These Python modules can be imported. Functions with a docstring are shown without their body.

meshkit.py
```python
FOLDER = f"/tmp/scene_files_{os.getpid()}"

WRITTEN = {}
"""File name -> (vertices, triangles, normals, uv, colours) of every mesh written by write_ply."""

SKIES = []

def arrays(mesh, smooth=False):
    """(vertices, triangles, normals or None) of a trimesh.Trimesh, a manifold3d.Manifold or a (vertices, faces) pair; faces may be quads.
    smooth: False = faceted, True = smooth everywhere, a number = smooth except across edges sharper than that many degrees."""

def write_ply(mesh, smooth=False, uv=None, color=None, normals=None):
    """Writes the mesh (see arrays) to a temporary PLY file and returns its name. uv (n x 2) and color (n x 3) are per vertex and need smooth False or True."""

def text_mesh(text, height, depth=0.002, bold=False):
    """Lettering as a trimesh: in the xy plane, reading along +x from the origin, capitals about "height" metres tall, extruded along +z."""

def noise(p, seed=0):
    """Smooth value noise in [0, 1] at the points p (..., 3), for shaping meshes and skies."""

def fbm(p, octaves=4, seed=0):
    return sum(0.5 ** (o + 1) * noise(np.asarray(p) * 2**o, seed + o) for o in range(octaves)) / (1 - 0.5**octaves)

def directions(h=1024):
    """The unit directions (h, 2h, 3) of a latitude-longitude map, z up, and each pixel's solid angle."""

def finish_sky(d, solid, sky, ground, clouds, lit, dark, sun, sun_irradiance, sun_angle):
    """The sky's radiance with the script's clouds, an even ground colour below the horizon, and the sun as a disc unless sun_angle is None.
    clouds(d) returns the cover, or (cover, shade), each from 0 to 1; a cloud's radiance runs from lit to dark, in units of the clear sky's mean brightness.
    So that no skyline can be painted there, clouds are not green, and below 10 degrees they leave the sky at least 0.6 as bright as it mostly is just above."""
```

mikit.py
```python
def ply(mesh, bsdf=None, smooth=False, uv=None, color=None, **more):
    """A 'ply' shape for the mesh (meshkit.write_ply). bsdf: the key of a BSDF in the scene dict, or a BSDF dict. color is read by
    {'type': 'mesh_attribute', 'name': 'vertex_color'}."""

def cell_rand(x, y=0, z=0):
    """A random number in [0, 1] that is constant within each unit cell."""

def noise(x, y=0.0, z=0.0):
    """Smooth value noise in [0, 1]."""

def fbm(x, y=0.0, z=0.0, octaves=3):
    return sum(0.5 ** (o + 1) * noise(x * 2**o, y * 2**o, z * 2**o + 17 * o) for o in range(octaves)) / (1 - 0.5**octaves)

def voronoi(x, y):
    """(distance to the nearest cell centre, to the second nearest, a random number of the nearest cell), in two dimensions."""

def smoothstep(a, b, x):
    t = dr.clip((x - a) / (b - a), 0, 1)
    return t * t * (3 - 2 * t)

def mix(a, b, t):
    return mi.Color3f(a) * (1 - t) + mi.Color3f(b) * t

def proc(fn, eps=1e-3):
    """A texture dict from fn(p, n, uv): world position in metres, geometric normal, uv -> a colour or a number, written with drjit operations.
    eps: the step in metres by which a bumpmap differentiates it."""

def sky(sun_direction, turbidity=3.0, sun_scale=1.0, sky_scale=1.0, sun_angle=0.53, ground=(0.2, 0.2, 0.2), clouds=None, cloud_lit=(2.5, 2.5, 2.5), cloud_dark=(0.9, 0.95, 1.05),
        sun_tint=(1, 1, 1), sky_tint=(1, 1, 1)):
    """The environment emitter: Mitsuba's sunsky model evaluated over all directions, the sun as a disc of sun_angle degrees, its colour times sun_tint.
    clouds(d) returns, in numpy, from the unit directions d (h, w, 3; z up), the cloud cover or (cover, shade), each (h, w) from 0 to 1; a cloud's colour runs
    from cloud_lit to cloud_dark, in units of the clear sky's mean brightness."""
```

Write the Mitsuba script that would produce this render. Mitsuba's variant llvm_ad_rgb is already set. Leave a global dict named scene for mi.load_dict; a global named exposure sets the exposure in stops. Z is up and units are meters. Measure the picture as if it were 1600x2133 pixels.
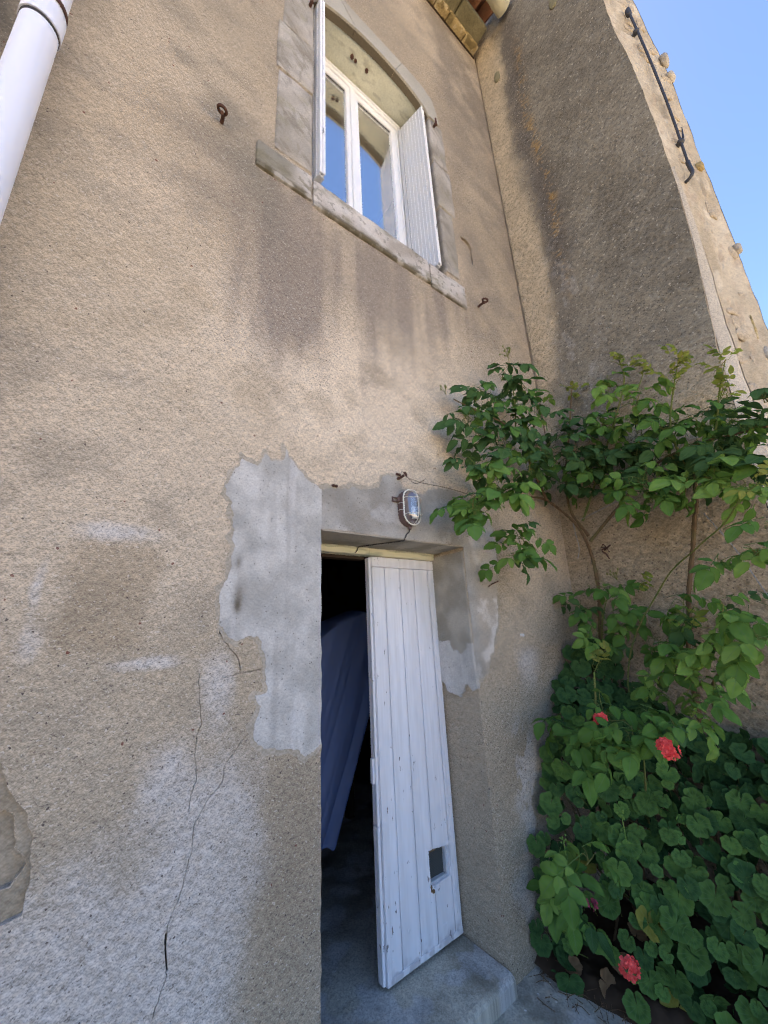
import math, random
import numpy as np
import trimesh
import shapely
from shapely.geometry import Polygon, LineString, box as sbox
from shapely import affinity
import drjit as dr
import mitsuba as mi
import mikit, meshkit
from mikit import noise, fbm, voronoi, cell_rand, smoothstep, mix, proc

T = mi.ScalarTransform4f
scene, labels = {}, {}

# ------------------------------------------------------------------ camera, light, exposure
# x runs along the house wall to the right, y into the house, z up; the wall's face is y = 0
PITCH, ROLL, YAW, FOCAL = math.radians(16.68), math.radians(-2.8), math.radians(37.65), 795.0
EYE = np.array([0.0, -1.55, 1.56])
_f = np.array([math.sin(YAW), math.cos(YAW), 0.0])
_r = np.array([math.cos(YAW), -math.sin(YAW), 0.0])
_z = np.array([0, 0, 1.0])
FWD = _f * math.cos(PITCH) + _z * math.sin(PITCH)
_u = _z * math.cos(PITCH) - _f * math.sin(PITCH)
UP = _u * math.cos(ROLL) - _r * math.sin(ROLL)
scene['camera'] = {'type': 'perspective', 'fov': 2 * math.degrees(math.atan(800 / FOCAL)), 'fov_axis': 'x', 'near_clip': 0.02, 'far_clip': 2000.0,
                   'to_world': T().look_at(origin=EYE.tolist(), target=(EYE + FWD).tolist(), up=UP.tolist())}
scene['sky'] = mikit.sky((0.10, 0.40, 0.91), turbidity=3.0, sky_scale=0.86, sky_tint=(1.02, 0.975, 1.0), sun_tint=(1.0, 0.95, 0.83))
exposure = 3.45

# ------------------------------------------------------------------ helpers
rng = np.random.default_rng(7)


def taken(key):
    if key not in scene and key not in labels:
        return key
    n = 1
    while f'{key}_{n:03d}' in scene or f'{key}_{n:03d}' in labels:
        n += 1
    return f'{key}_{n:03d}'


def put(key, mesh, bsdf, smooth=False, label=None, cat=None, group=None, kind=None, uv=None, shape=None, to_world=None):
    key = taken(key)
    d = dict(shape) if shape is not None else mikit.ply(mesh, bsdf, smooth=smooth, uv=uv)
    if to_world is not None:
        d['to_world'] = to_world
    scene[key] = d
    info(key, label, cat, group, kind)
    return key


def info(key, label=None, cat=None, group=None, kind=None):
    e = {k: v for k, v in (('label', label), ('category', cat), ('group', group), ('kind', kind)) if v}
    if e:
        labels[key] = e


def thing(key, label, cat, group=None):
    key = taken(key)
    info(key, label, cat, group)
    return key


def bx(x0, x1, y0, y1, z0, z1, bev=0.0):
    m = trimesh.creation.box(extents=(x1 - x0, y1 - y0, z1 - z0))
    if bev > 0:
        import manifold3d as m3
        e = np.array([x1 - x0, y1 - y0, z1 - z0]) - 2 * bev
        pts = []
        for s in np.ndindex(2, 2, 2):
            c = (np.array(s) - 0.5) * e
            for a in range(3):
                o = np.zeros(3)
                o[a] = bev * (1 if s[a] else -1)
                pts.append(c + o)
        m = trimesh.convex.convex_hull(np.array(pts))
    m.apply_translation(((x0 + x1) / 2, (y0 + y1) / 2, (z0 + z1) / 2))
    return m


def cat_(ms):
    return trimesh.util.concatenate(ms)


def extrude_xz(poly, y0, y1):
    """A polygon in (x, z) as a solid between y0 < y1."""
    out = []
    for g in getattr(poly, 'geoms', [poly]):
        if g.is_empty or g.area < 1e-7:
            continue
        m = trimesh.creation.extrude_polygon(g, y1 - y0, engine='earcut')
        v = m.vertices.copy()
        m.vertices = np.stack([v[:, 0], y0 + v[:, 2], v[:, 1]], 1)
        m.invert()
        out.append(m)
    return cat_(out)


def extrude_yz(poly, x0, x1):
    out = []
    for g in getattr(poly, 'geoms', [poly]):
        m = trimesh.creation.extrude_polygon(g, x1 - x0, engine='earcut')
        v = m.vertices.copy()
        m.vertices = np.stack([x0 + v[:, 2], v[:, 0], v[:, 1]], 1)
        out.append(m)
    return cat_(out)


def dense(pts, step, close=True):
    pts = [np.array(p, float) for p in pts]
    out = []
    n = len(pts)
    for i in range(n if close else n - 1):
        a, b = pts[i], pts[(i + 1) % n]
        k = max(1, int(np.linalg.norm(b - a) / step))
        for j in range(k):
            out.append(a + (b - a) * j / k)
    if not close:
        out.append(pts[-1])
    return np.array(out)


def jag(pts, amp, step=0.012, freq=40.0, seed=0, close=True):
    p = dense(pts, step, close)
    q = np.stack([p[:, 0] * freq, p[:, 1] * freq, np.zeros(len(p))], 1)
    d = np.stack([meshkit.fbm(q, 3, seed) - 0.5, meshkit.fbm(q + 50, 3, seed + 9) - 0.5], 1) * 2 * amp
    return p + d


def poly(pts):
    g = Polygon(pts)
    return g if g.is_valid else g.buffer(0)


def spline(pts, n=8):
    p = np.array(pts, float)
    if len(p) < 3:
        return np.array([p[0] + (p[-1] - p[0]) * t for t in np.linspace(0, 1, n + 1)])
    q = np.vstack([2 * p[0] - p[1], p, 2 * p[-1] - p[-2]])
    out = []
    for i in range(1, len(q) - 2):
        a, b, c, d = q[i - 1:i + 3]
        for t in np.arange(n) / n:
            out.append(0.5 * (2 * b + (c - a) * t + (2 * a - 5 * b + 4 * c - d) * t * t + (3 * b - a - 3 * c + d) * t ** 3))
    out.append(p[-1])
    return np.array(out)


def tube(pts, r0, r1=None, sides=7, n=8, wob=0.0, seed=0):
    c = spline(pts, n)
    r1 = r0 if r1 is None else r1
    rad = np.linspace(r0, r1, len(c))
    if wob:
        rad = rad * (1 + wob * (2 * meshkit.fbm(np.stack([np.arange(len(c)) * 0.9, c[:, 0] * 0, c[:, 0] * 0 + seed], 1), 2, seed) - 1))
    t = np.gradient(c, axis=0)
    t /= np.linalg.norm(t, axis=1, keepdims=True) + 1e-12
    ref = np.array([0.31, 0.17, 0.93]) if abs(t[:, 2]).mean() < 0.8 else np.array([0.9, 0.3, 0.1])
    u = np.cross(t, ref)
    u /= np.linalg.norm(u, axis=1, keepdims=True)
    w = np.cross(t, u)
    a = np.arange(sides) * 2 * np.pi / sides
    v = (c[:, None] + rad[:, None, None] * (np.cos(a)[None, :, None] * u[:, None] + np.sin(a)[None, :, None] * w[:, None])).reshape(-1, 3)
    f = []
    for i in range(len(c) - 1):
        for j in range(sides):
            k = (j + 1) % sides
            p0, p1, p2, p3 = i * sides + j, i * sides + k, (i + 1) * sides + k, (i + 1) * sides + j
            f += [[p0, p1, p2], [p0, p2, p3]]
    v = np.vstack([v, c[:1], c[-1:]])
    e = len(v)
    for j in range(sides):
        k = (j + 1) % sides
        f += [[e - 2, k, j], [e - 1, (len(c) - 1) * sides + j, (len(c) - 1) * sides + k]]
    m = trimesh.Trimesh(v, np.array(f), process=False)
    m.fix_normals() if len(f) < 60 else None
    return m


def ball(c, r, sub=2, sc=(1, 1, 1)):
    m = trimesh.creation.icosphere(subdivisions=sub, radius=r)
    m.apply_scale(sc)
    m.apply_translation(c)
    return m


def rock(c, size, seed, sub=2, rough=0.35):
    m = trimesh.creation.icosphere(subdivisions=sub, radius=1.0)
    v = m.vertices
    k = 1 + rough * (2 * meshkit.fbm(v * 1.7 + seed * 3.1, 3, seed) - 1)
    v = np.sign(v) * np.abs(v) ** 0.75 * k[:, None]
    m.vertices = v * np.array(size) / 2 + np.array(c)
    return m


def block(x0, x1, y0, y1, z0, z1, seed, amp=0.006, step=0.06):
    """A cut stone: a box whose faces are gridded and worn at the arrises."""
    m = trimesh.creation.box(extents=(1, 1, 1))
    e = np.array([x1 - x0, y1 - y0, z1 - z0])
    m.apply_scale(e)
    v, f = m.vertices, m.faces
    v, f = trimesh.remesh.subdivide_to_size(v, f, step, max_iter=8)
    m = trimesh.Trimesh(v, f)
    v = m.vertices.copy()
    h = e / 2
    near = np.sort(h - np.abs(v), axis=1)          # distance to the faces
    edge = np.clip(1 - near[:, 1] / 0.02, 0, 1)
    nz = meshkit.fbm(v * 9 + seed * 5.3, 3, seed)
    v = v * (1 - (edge * (0.004 + 0.012 * nz ** 2))[:, None] / np.maximum(h, 0.02))
    v = v + (np.stack([meshkit.fbm(v * 14 + seed + 10 * k, 3, seed + k) for k in range(3)], 1) - 0.5) * 2 * amp
    m.vertices = v + np.array([(x0 + x1) / 2, (y0 + y1) / 2, (z0 + z1) / 2])
    return m

# ------------------------------------------------------------------ materials
def band(v, a, b, s):
    return smoothstep(a - s, a + s, v) * (1 - smoothstep(b - s, b + s, v))


def blob(x, z, cx, cz, rx, rz):
    return dr.exp(-(dr.square((x - cx) / rx) + dr.square((z - cz) / rz)))


def scal(c, k):
    return mi.Color3f(c) * k


def specks(u, v, f, dens, size):
    d1, d2, r = voronoi(u * f, v * f)
    return dr.select(r < dens, 1 - smoothstep(size * 0.6, size, d1 + 0.25 * (noise(u * f * 4, v * f * 4) - 0.5)), 0.0)


def wall_col(p, n, uv):
    x, y, z = p.x, p.y, p.z
    u = x + y
    big = fbm(x * 1.1 + 3, y * 1.1, z * 1.0, 3)
    mid = fbm(x * 6, y * 6, z * 6, 3)
    g1 = noise(x * 150, y * 150, z * 150)
    g2 = noise(x * 330, y * 330, z * 330)
    g3 = noise(x * 60, y * 60, z * 60)
    c = mix((0.425, 0.345, 0.245), (0.53, 0.435, 0.32), smoothstep(0.3, 0.7, big))
    c = mix(c, (0.34, 0.285, 0.215), smoothstep(0.45, 0.8, mid) * 0.65)
    # the lower wall: greyer, smoother old render above the plinth
    c = mix(c, (0.36, 0.30, 0.22), (1 - smoothstep(0.7, 1.9, z + 0.8 * (big - 0.5))) * 0.75)
    # pale wash between the sill stains and the door
    c = mix(c, (0.72, 0.60, 0.455), dr.clip(blob(x, z, 1.15, 2.80, 0.95, 0.52) * (0.35 + 1.1 * smoothstep(0.2, 0.6, mid)), 0, 1) * 0.85)
    # rain streaks hanging from the window sill
    st = fbm(x * 5.5, z * 0.45, 3.0, 3)
    fine = fbm(x * 22, z * 2.2, 5.0, 2)
    stain = (0.95 * blob(x, z, 0.56, 3.62, 0.30, 0.58) + 0.35 * blob(x, z, 1.2, 3.7, 0.9, 0.5) + 0.9 * blob(x, z, 1.10, 3.75, 0.20, 0.42) + 0.8 * blob(x, z, 1.62, 3.85, 0.32, 0.4)
             + 0.5 * blob(x, z, 2.1, 3.9, 0.3, 0.4) + 0.45 * blob(x, z, 0.9, 3.1, 0.5, 0.35))
    s1 = dr.clip(stain * (0.35 + 1.1 * smoothstep(0.3, 0.65, st)) * (0.6 + 0.8 * fine), 0, 1)
    c = mix(c, (0.225, 0.188, 0.160), smoothstep(0.0, 1.0, s1) * 0.80)
    # broad grey weathering, slanting across the upper left and towards the inner corner
    w = fbm(x * 1.5 + z * 0.55, y, z * 0.6 - x * 0.35, 3)
    up = blob(x, z, 0.25, 4.0, 0.30, 0.55) * 0.7 + smoothstep(4.3, 6.0, z) * 0.6 * band(x, -3, 0.75, 0.3) + band(x, 2.15, 3.3, 0.25) * smoothstep(3.2, 4.2, z) * 0.8 + blob(x, z, -0.45, 3.4, 0.14, 1.6) * 0.7 + smoothstep(6.4, 7.2, z) * 0.35
    c = mix(c, (0.215, 0.18, 0.145), dr.clip(up * smoothstep(0.34, 0.62, w * 0.7 + mid * 0.3), 0, 1) * 0.78)
    # a grey band of lichen running down from the upper left to the sill's corner
    dd = (z - 4.72) + 1.55 * (x + 0.05)
    c = mix(c, (0.20, 0.18, 0.145), dr.exp(-dr.square(dd / 0.30)) * band(x, -0.15, 0.55, 0.15) * smoothstep(0.3, 0.6, mid * 0.5 + w * 0.5) * 0.7)
    c = mix(c, (0.27, 0.23, 0.175), smoothstep(3.9, 6.0, z + big) * (1 - 0.5 * band(x, 1.6, 3.2, 0.4)) * 0.62)
    # pale salts rising from the ground
    sl = fbm(x * 3.0 + 9, y * 3, z * 3.0, 4)
    fz = noise(x * 70, y * 70, z * 70)
    salt = (1.15 * blob(x, z, 0.05, 0.66, 0.42, 0.24) + blob(x, z, 0.33, 0.66, 0.14, 0.22) + blob(x, z, 0.50, 0.86, 0.09, 0.22) * 0.9 + blob(x, z, 0.40, 0.95, 0.10, 0.20) * 0.7
            + blob(x, z, 0.27, 1.15, 0.10, 0.12) * 0.5 + blob(x, z, 0.40, 1.38, 0.05, 0.12) * 0.5 + blob(x, z, 2.13, 0.72, 0.09, 0.26) * 0.75 * smoothstep(0.35, 0.6, fbm(x * 16, y * 9, z * 8, 4)) * 1.6 + blob(x, z, 2.28, 1.25, 0.12, 0.18) * 0.7
            + blob(x, z, 2.0, 0.2, 0.1, 0.2) * 0.6 + blob(x, z, 0.05, 1.91, 0.12, 0.035) * 1.0 + blob(x + 0.05 * (mid - 0.5), z, -0.130, 1.72, 0.016, 0.08) * 0.8 + blob(x, z, -0.12, 1.56, 0.03, 0.05) * 0.6 + blob(x, z, 0.17, 1.48, 0.10, 0.02) * 0.6)
    wisp = fbm(x * 8.5 + 2, y * 8, z * 5.0 + 2 * x, 5)
    ss = dr.sqrt(dr.clip(salt, 0, 1.2))
    sm = smoothstep(0.40, 0.80, ss * 0.62 + 0.85 * (0.5 * sl + 0.5 * wisp) - 0.24) * smoothstep(0.02, 0.12, salt) * (0.75 + 0.25 * smoothstep(0.25, 0.6, fz)) * (0.82 + 0.25 * g3)
    c = mix(c, (0.57, 0.54, 0.51), dr.clip(sm, 0, 1) * 0.72)
    c = mix(c, (0.07, 0.066, 0.055), dr.clip(blob(x, z, -0.62, 4.3, 0.13, 1.2) * (0.5 + mid), 0, 1) * 0.8)  # shade beside the drainpipe, put into the wall colour
    # a rectangle of older, browner render at left
    wob = 0.16 * (fbm(x * 5, y, z * 5 + 8, 3) - 0.5)
    old = band(x + wob, -0.085, 0.165, 0.035) * band(z + wob * 0.8, 1.52, 1.86, 0.04)
    c = mix(c, (0.325, 0.25, 0.165), old * 0.55)
    # brown damp beside the door foot
    c = mix(c, (0.27, 0.215, 0.15), blob(x, z, 0.70, 0.75, 0.17, 0.42) * 0.6)
    # grains of the roughcast
    n1 = noise(x * 95 + 3, y * 95, z * 95)
    c = c * (0.30 + 0.24 * n1 + 0.46 * noise(x * 195, y * 195, z * 195) + 0.54 * g2 + 0.16 * g3)
    low = 0.30 + 0.70 * (1 - smoothstep(1.1, 2.4, z + 0.4 * (sl - 0.5)))
    grit = noise(x * 125 + 7, y * 125, z * 125) * 0.68 + noise(x * 290, y * 290, z * 290 + 5) * 0.32
    c = mix(c, (0.095, 0.08, 0.072), smoothstep(0.73, 0.84, grit) * (0.22 + 0.38 * low))
    pale = noise(x * 140 + 27, y * 140, z * 140 + 3) * 0.68 + noise(x * 300, y * 300, z * 300 + 15) * 0.32
    c = mix(c, (0.72, 0.66, 0.57), smoothstep(0.74, 0.84, pale) * 0.55)
    c = mix(c, (0.075, 0.062, 0.06), specks(u, z, 60, 0.04 * low, 0.18) * 0.85)
    c = mix(c, (0.16, 0.045, 0.03), specks(u + 5.1, z + 2.2, 34, 0.012, 0.14) * 0.8)
    return c


def wall_h(p, n, uv):
    x, y, z = p.x, p.y, p.z
    return 0.004 * fbm(x * 3.2, y * 3.2, z * 3.2, 2) + 0.0014 * noise(x * 150, y * 150, z * 150) + 0.0012 * noise(x * 300, y * 300, z * 300)


def cement_col(p, n, uv):
    x, y, z = p.x, p.y, p.z
    u = x + y
    m = fbm(x * 5, y * 5, z * 3.5, 3)
    s = fbm(u * 26, z * 2.2, 1.0, 3)
    g = noise(x * 170, y * 170, z * 170)
    g2 = noise(x * 360, y * 360, z * 360)
    c = mix((0.39, 0.375, 0.34), (0.58, 0.56, 0.52), smoothstep(0.3, 0.7, 0.6 * m + 0.4 * fbm(x * 14 + 3, y * 14, z * 11, 3)))
    c = mix(c, (0.31, 0.29, 0.255), smoothstep(0.50, 0.75, s * 0.6 + 0.4 * m) * 0.4)
    c = mix(c, (0.60, 0.58, 0.56), smoothstep(0.58, 0.8, fbm(u * 18 + 7, z * 1.7, 9.0, 3)) * 0.4)
    # spots where the skim has come off
    c = mix(c, (0.24, 0.215, 0.18), (blob(x, z, 0.462, 1.705, 0.022, 0.055) + blob(x, z, 0.458, 1.66, 0.015, 0.03) + blob(x, z, 0.453, 1.83, 0.012, 0.025)) * smoothstep(0.3, 0.55, m + 0.25 * g) * 0.9)
    c = c * (0.70 + 0.30 * g + 0.28 * g2)
    c = mix(c, (0.10, 0.085, 0.075), specks(u + 1.7, z, 90, 0.04, 0.26) * 0.7)
    return c


def lintel_col(p, n, uv):
    x, y, z = p.x, p.y, p.z
    u = x + y
    m = fbm(x * 6, y * 6, z * 5, 3)
    w = fbm(x * 11 + 3, y, z * 8, 4)
    g = noise(x * 170, y * 170, z * 170)
    g2 = noise(x * 330, y * 330, z * 330)
    c = mix((0.30, 0.275, 0.235), (0.42, 0.395, 0.35), smoothstep(0.3, 0.7, m))
    c = mix(c, (0.50, 0.48, 0.45), smoothstep(0.55, 0.75, w) * 0.6)
    right = smoothstep(1.80, 1.92, x + 0.1 * (m - 0.5)) * (1 - smoothstep(2.02, 2.2, z))
    c = mix(c, mix((0.36, 0.315, 0.255), (0.50, 0.44, 0.365), m), right)
    c = mix(c, (0.66, 0.62, 0.57), right * smoothstep(0.42, 0.62, w + 0.9 * (x - 1.95)) * 0.8)
    c = c * (0.70 + 0.30 * g + 0.28 * g2)
    return mix(c, (0.10, 0.085, 0.075), specks(u + 1.7, z, 90, 0.04, 0.26) * 0.7)


def cement_h(p, n, uv):
    x, y, z = p.x, p.y, p.z
    return 0.006 * fbm(x * 7, y * 7, z * 4, 3) + 0.0016 * noise(x * 130, y * 130, z * 130) + 0.0015 * fbm((x + y) * 40, z * 3, 2.0, 2)


def cement_dark_col(p, n, uv):
    x, y, z = p.x, p.y, p.z
    m = fbm(x * 9, y * 9, z * 7, 3)
    c = mix((0.29, 0.265, 0.215), (0.42, 0.385, 0.32), smoothstep(0.3, 0.7, m))
    return c * (0.8 + 0.22 * noise(x * 170, y * 170, z * 170) + 0.16 * noise(x * 340, y * 340, z * 340))


def wing_col(p, n, uv):
    x, y, z = p.x, p.y, p.z
    u = x * 0.4 - y
    big = fbm(x * 2, y * 2.2, z * 0.9, 3)
    mid = fbm(x * 8, y * 8, z * 6, 3)
    g1 = noise(x * 120, y * 110, z * 95)
    g2 = noise(x * 60, y * 46, z * 40)
    g3 = noise(x * 260, y * 260, z * 230)
    c = mix((0.44, 0.36, 0.245), (0.53, 0.44, 0.31), mid)
    # grey-brown lichen crust over the face, leaving a clean strip along the corner
    edge = 0.24 + 0.05 * dr.sin(z * 1.7) + 0.22 * (mid - 0.5) + 0.16 * (fbm(y * 5, z * 1.3, 3.0, 3) - 0.5) - 0.12 * (1 - smoothstep(3.4, 5.0, z)) - 0.03 * smoothstep(6.5, 7.6, z)
    crust = smoothstep(edge - 0.07, edge + 0.13, -y + 0.08 * (g2 - 0.5)) * smoothstep(2.45, 3.25, z + 0.7 * (big - 0.5) + 0.3 * y)
    dk = mix((0.142, 0.130, 0.106), (0.262, 0.238, 0.188), smoothstep(0.3, 0.7, big * 0.5 + mid * 0.5))
    c = mix(c, dk, crust * (0.80 + 0.2 * mid))
    # darkest run next to the clean strip, an ochre lichen streak down it
    run = dr.exp(-dr.square((-y - 0.40 + 0.05 * dr.sin(z * 2.1)) / 0.13)) * smoothstep(3.4, 5.0, z)
    c = mix(c, (0.115, 0.10, 0.09), run * 0.62 * crust)
    och = dr.exp(-dr.square((-y - 0.47 + 0.03 * dr.sin(z * 3.0)) / 0.055)) * band(z, 4.5, 7.9, 0.5) * smoothstep(0.42, 0.68, mid * 0.6 + g2 * 0.4)
    c = mix(c, (0.30, 0.19, 0.07), och * 0.75)
    pale = blob(-y, z, 0.42, 4.0, 0.16, 0.9) * smoothstep(0.5, 0.7, fbm(y * 14, z * 9, 6.0, 3))
    c = mix(c, (0.36, 0.345, 0.32), pale * 0.6)
    # lower wall behind the rose: brown render, damp towards the bed
    lo = 1 - smoothstep(2.2, 2.9, z + 0.5 * (big - 0.5))
    c = mix(c, mix((0.34, 0.255, 0.165), (0.42, 0.325, 0.22), mid), lo * 0.75)
    c = c * (0.26 + 0.55 * g1 + 0.45 * g2 + 0.42 * g3)
    c = mix(c, (0.50, 0.45, 0.36), specks(u, z, 24, 0.16, 0.16) * crust * 0.75)
    c = mix(c, (0.50, 0.47, 0.42), specks(u + 4, z + 2, 55, 0.10, 0.25) * crust * 0.6)
    c = mix(c, (0.06, 0.052, 0.045), specks(u + 9, z + 6, 48, 0.14, 0.28) * 0.6)
    return c


def wing_h(p, n, uv):
    x, y, z = p.x, p.y, p.z
    return 0.014 * fbm(x * 3, y * 3, z * 2.2, 2) + 0.010 * noise(x * 60, y * 46, z * 40) + 0.004 * noise(x * 140, y * 140, z * 120)


def end_col(p, n, uv):
    x, y, z = p.x, p.y, p.z
    m = fbm(x * 5, y * 5, z * 2.5, 3)
    s = fbm(x * 16, y * 16, z * 9, 3)
    c = mix((0.40, 0.335, 0.24), (0.53, 0.455, 0.34), smoothstep(0.3, 0.7, m))
    c = mix(c, (0.40, 0.31, 0.22), smoothstep(0.55, 0.75, s) * 0.55)
    c = mix(c, (0.64, 0.57, 0.45), smoothstep(0.6, 0.75, fbm(x * 9 + 5, y * 9, z * 5, 3)) * 0.5)
    return c * (0.76 + 0.26 * noise(x * 120, y * 120, z * 120) + 0.2 * noise(x * 45, y * 45, z * 45))


def stone_col(p, n, uv):
    x, y, z = p.x, p.y, p.z
    m = fbm(x * 4 + 2, y * 4, z * 4, 3)
    t = fbm((x + y) * 38, y * 12, z * 7, 3)
    c = mix((0.30, 0.275, 0.235), (0.43, 0.40, 0.36), smoothstep(0.28, 0.72, m))
    c = mix(c, (0.215, 0.195, 0.165), smoothstep(0.55, 0.8, t) * 0.5)
    c = mix(c, (0.27, 0.255, 0.17), smoothstep(0.58, 0.75, fbm(x * 12, y * 12, z * 12 + 4, 3)) * 0.35)
    ch = fbm((x + z) * 22, y * 9, (z - x) * 5, 3)
    c = mix(c, (0.20, 0.18, 0.15), smoothstep(0.55, 0.72, ch) * 0.55)
    return c * (0.70 + 0.3 * noise(x * 120, y * 120, z * 120) + 0.28 * noise(x * 280, y * 280, z * 280))


def sill_col(p, n, uv):
    x, y, z = p.x, p.y, p.z
    c = mix((0.36, 0.325, 0.285), (0.52, 0.48, 0.44), smoothstep(0.3, 0.7, fbm(x * 7, y * 7, z * 5, 3)))
    c = mix(c, (0.19, 0.18, 0.14), (1 - smoothstep(0.60, 0.80, x + 0.10 * fbm(x * 20, z * 20, 1.0, 3))) * 0.65)
    c = mix(c, (0.165, 0.15, 0.085), smoothstep(0.52, 0.74, fbm(x * 7, y * 9, z * 14, 4) + 0.25 * smoothstep(4.22, 4.29, z)) * 0.6)
    c = mix(c, (0.085, 0.072, 0.04), (1 - smoothstep(4.045, 4.085, z + 0.03 * smoothstep(1.70, 1.78, x) - 0.03 * (1 - smoothstep(0.72, 0.78, x)) + 0.02 * (fbm(x * 25, z * 25, 2.0, 2) - 0.5))) * 0.85)  # moss and the sill's shadow line, painted together as a dark foot
    c = mix(c, (0.60, 0.57, 0.53), smoothstep(0.52, 0.68, fbm(x * 9 + 6, z * 14, 8.0, 4)) * 0.5)
    c = mix(c, (0.20, 0.185, 0.15), smoothstep(0.60, 0.72, fbm(x * 30 + 6, z * 30, 3.0, 3)) * 0.6)
    return c * (0.80 + 0.22 * noise(x * 130, y * 130, z * 130) + 0.16 * noise(x * 280, y * 280, z * 280))


def arch_col(p, n, uv):
    x, y, z = p.x, p.y, p.z
    c = mix((0.34, 0.32, 0.27), (0.43, 0.41, 0.355), fbm(x * 5, y * 5, z * 5, 3))
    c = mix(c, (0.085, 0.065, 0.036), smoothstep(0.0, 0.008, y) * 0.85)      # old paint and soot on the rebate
    return c * (0.84 + 0.18 * noise(x * 130, y * 130, z * 130) + 0.12 * noise(x * 280, y * 280, z * 280))


def soffit_col(p, n, uv):
    x, y, z = p.x, p.y, p.z
    c = mix((0.47, 0.475, 0.385), (0.60, 0.60, 0.50), fbm(x * 5, y * 9, 1.0, 3))
    c = mix(c, (0.33, 0.33, 0.27), smoothstep(0.55, 0.75, fbm(x * 11, y * 30, 4.0, 3)) * 0.6)
    return c * (0.88 + 0.2 * noise(x * 150, y * 150, z * 150))


def cornice_col(p, n, uv):
    x, y, z = p.x, p.y, p.z
    c = mix((0.32, 0.24, 0.115), (0.46, 0.36, 0.185), fbm(x * 9, y * 12, z * 12, 3))
    c = mix(c, (0.15, 0.12, 0.06), smoothstep(0.5, 0.62, fbm(x * 13 + 4, y * 16, z * 14, 3)) * 0.75)
    c = mix(c, (0.58, 0.50, 0.33), smoothstep(0.60, 0.68, fbm(x * 21, y * 21, z * 21, 2)) * 0.6)
    return c * (0.8 + 0.35 * noise(x * 100, y * 100, z * 100))


def cornice2_col(p, n, uv):
    x, y, z = p.x, p.y, p.z
    c = mix((0.17, 0.155, 0.095), (0.30, 0.27, 0.17), fbm(x * 9, y * 12, z * 12, 3))
    return c * (0.8 + 0.35 * noise(x * 100, y * 100, z * 100))


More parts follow.
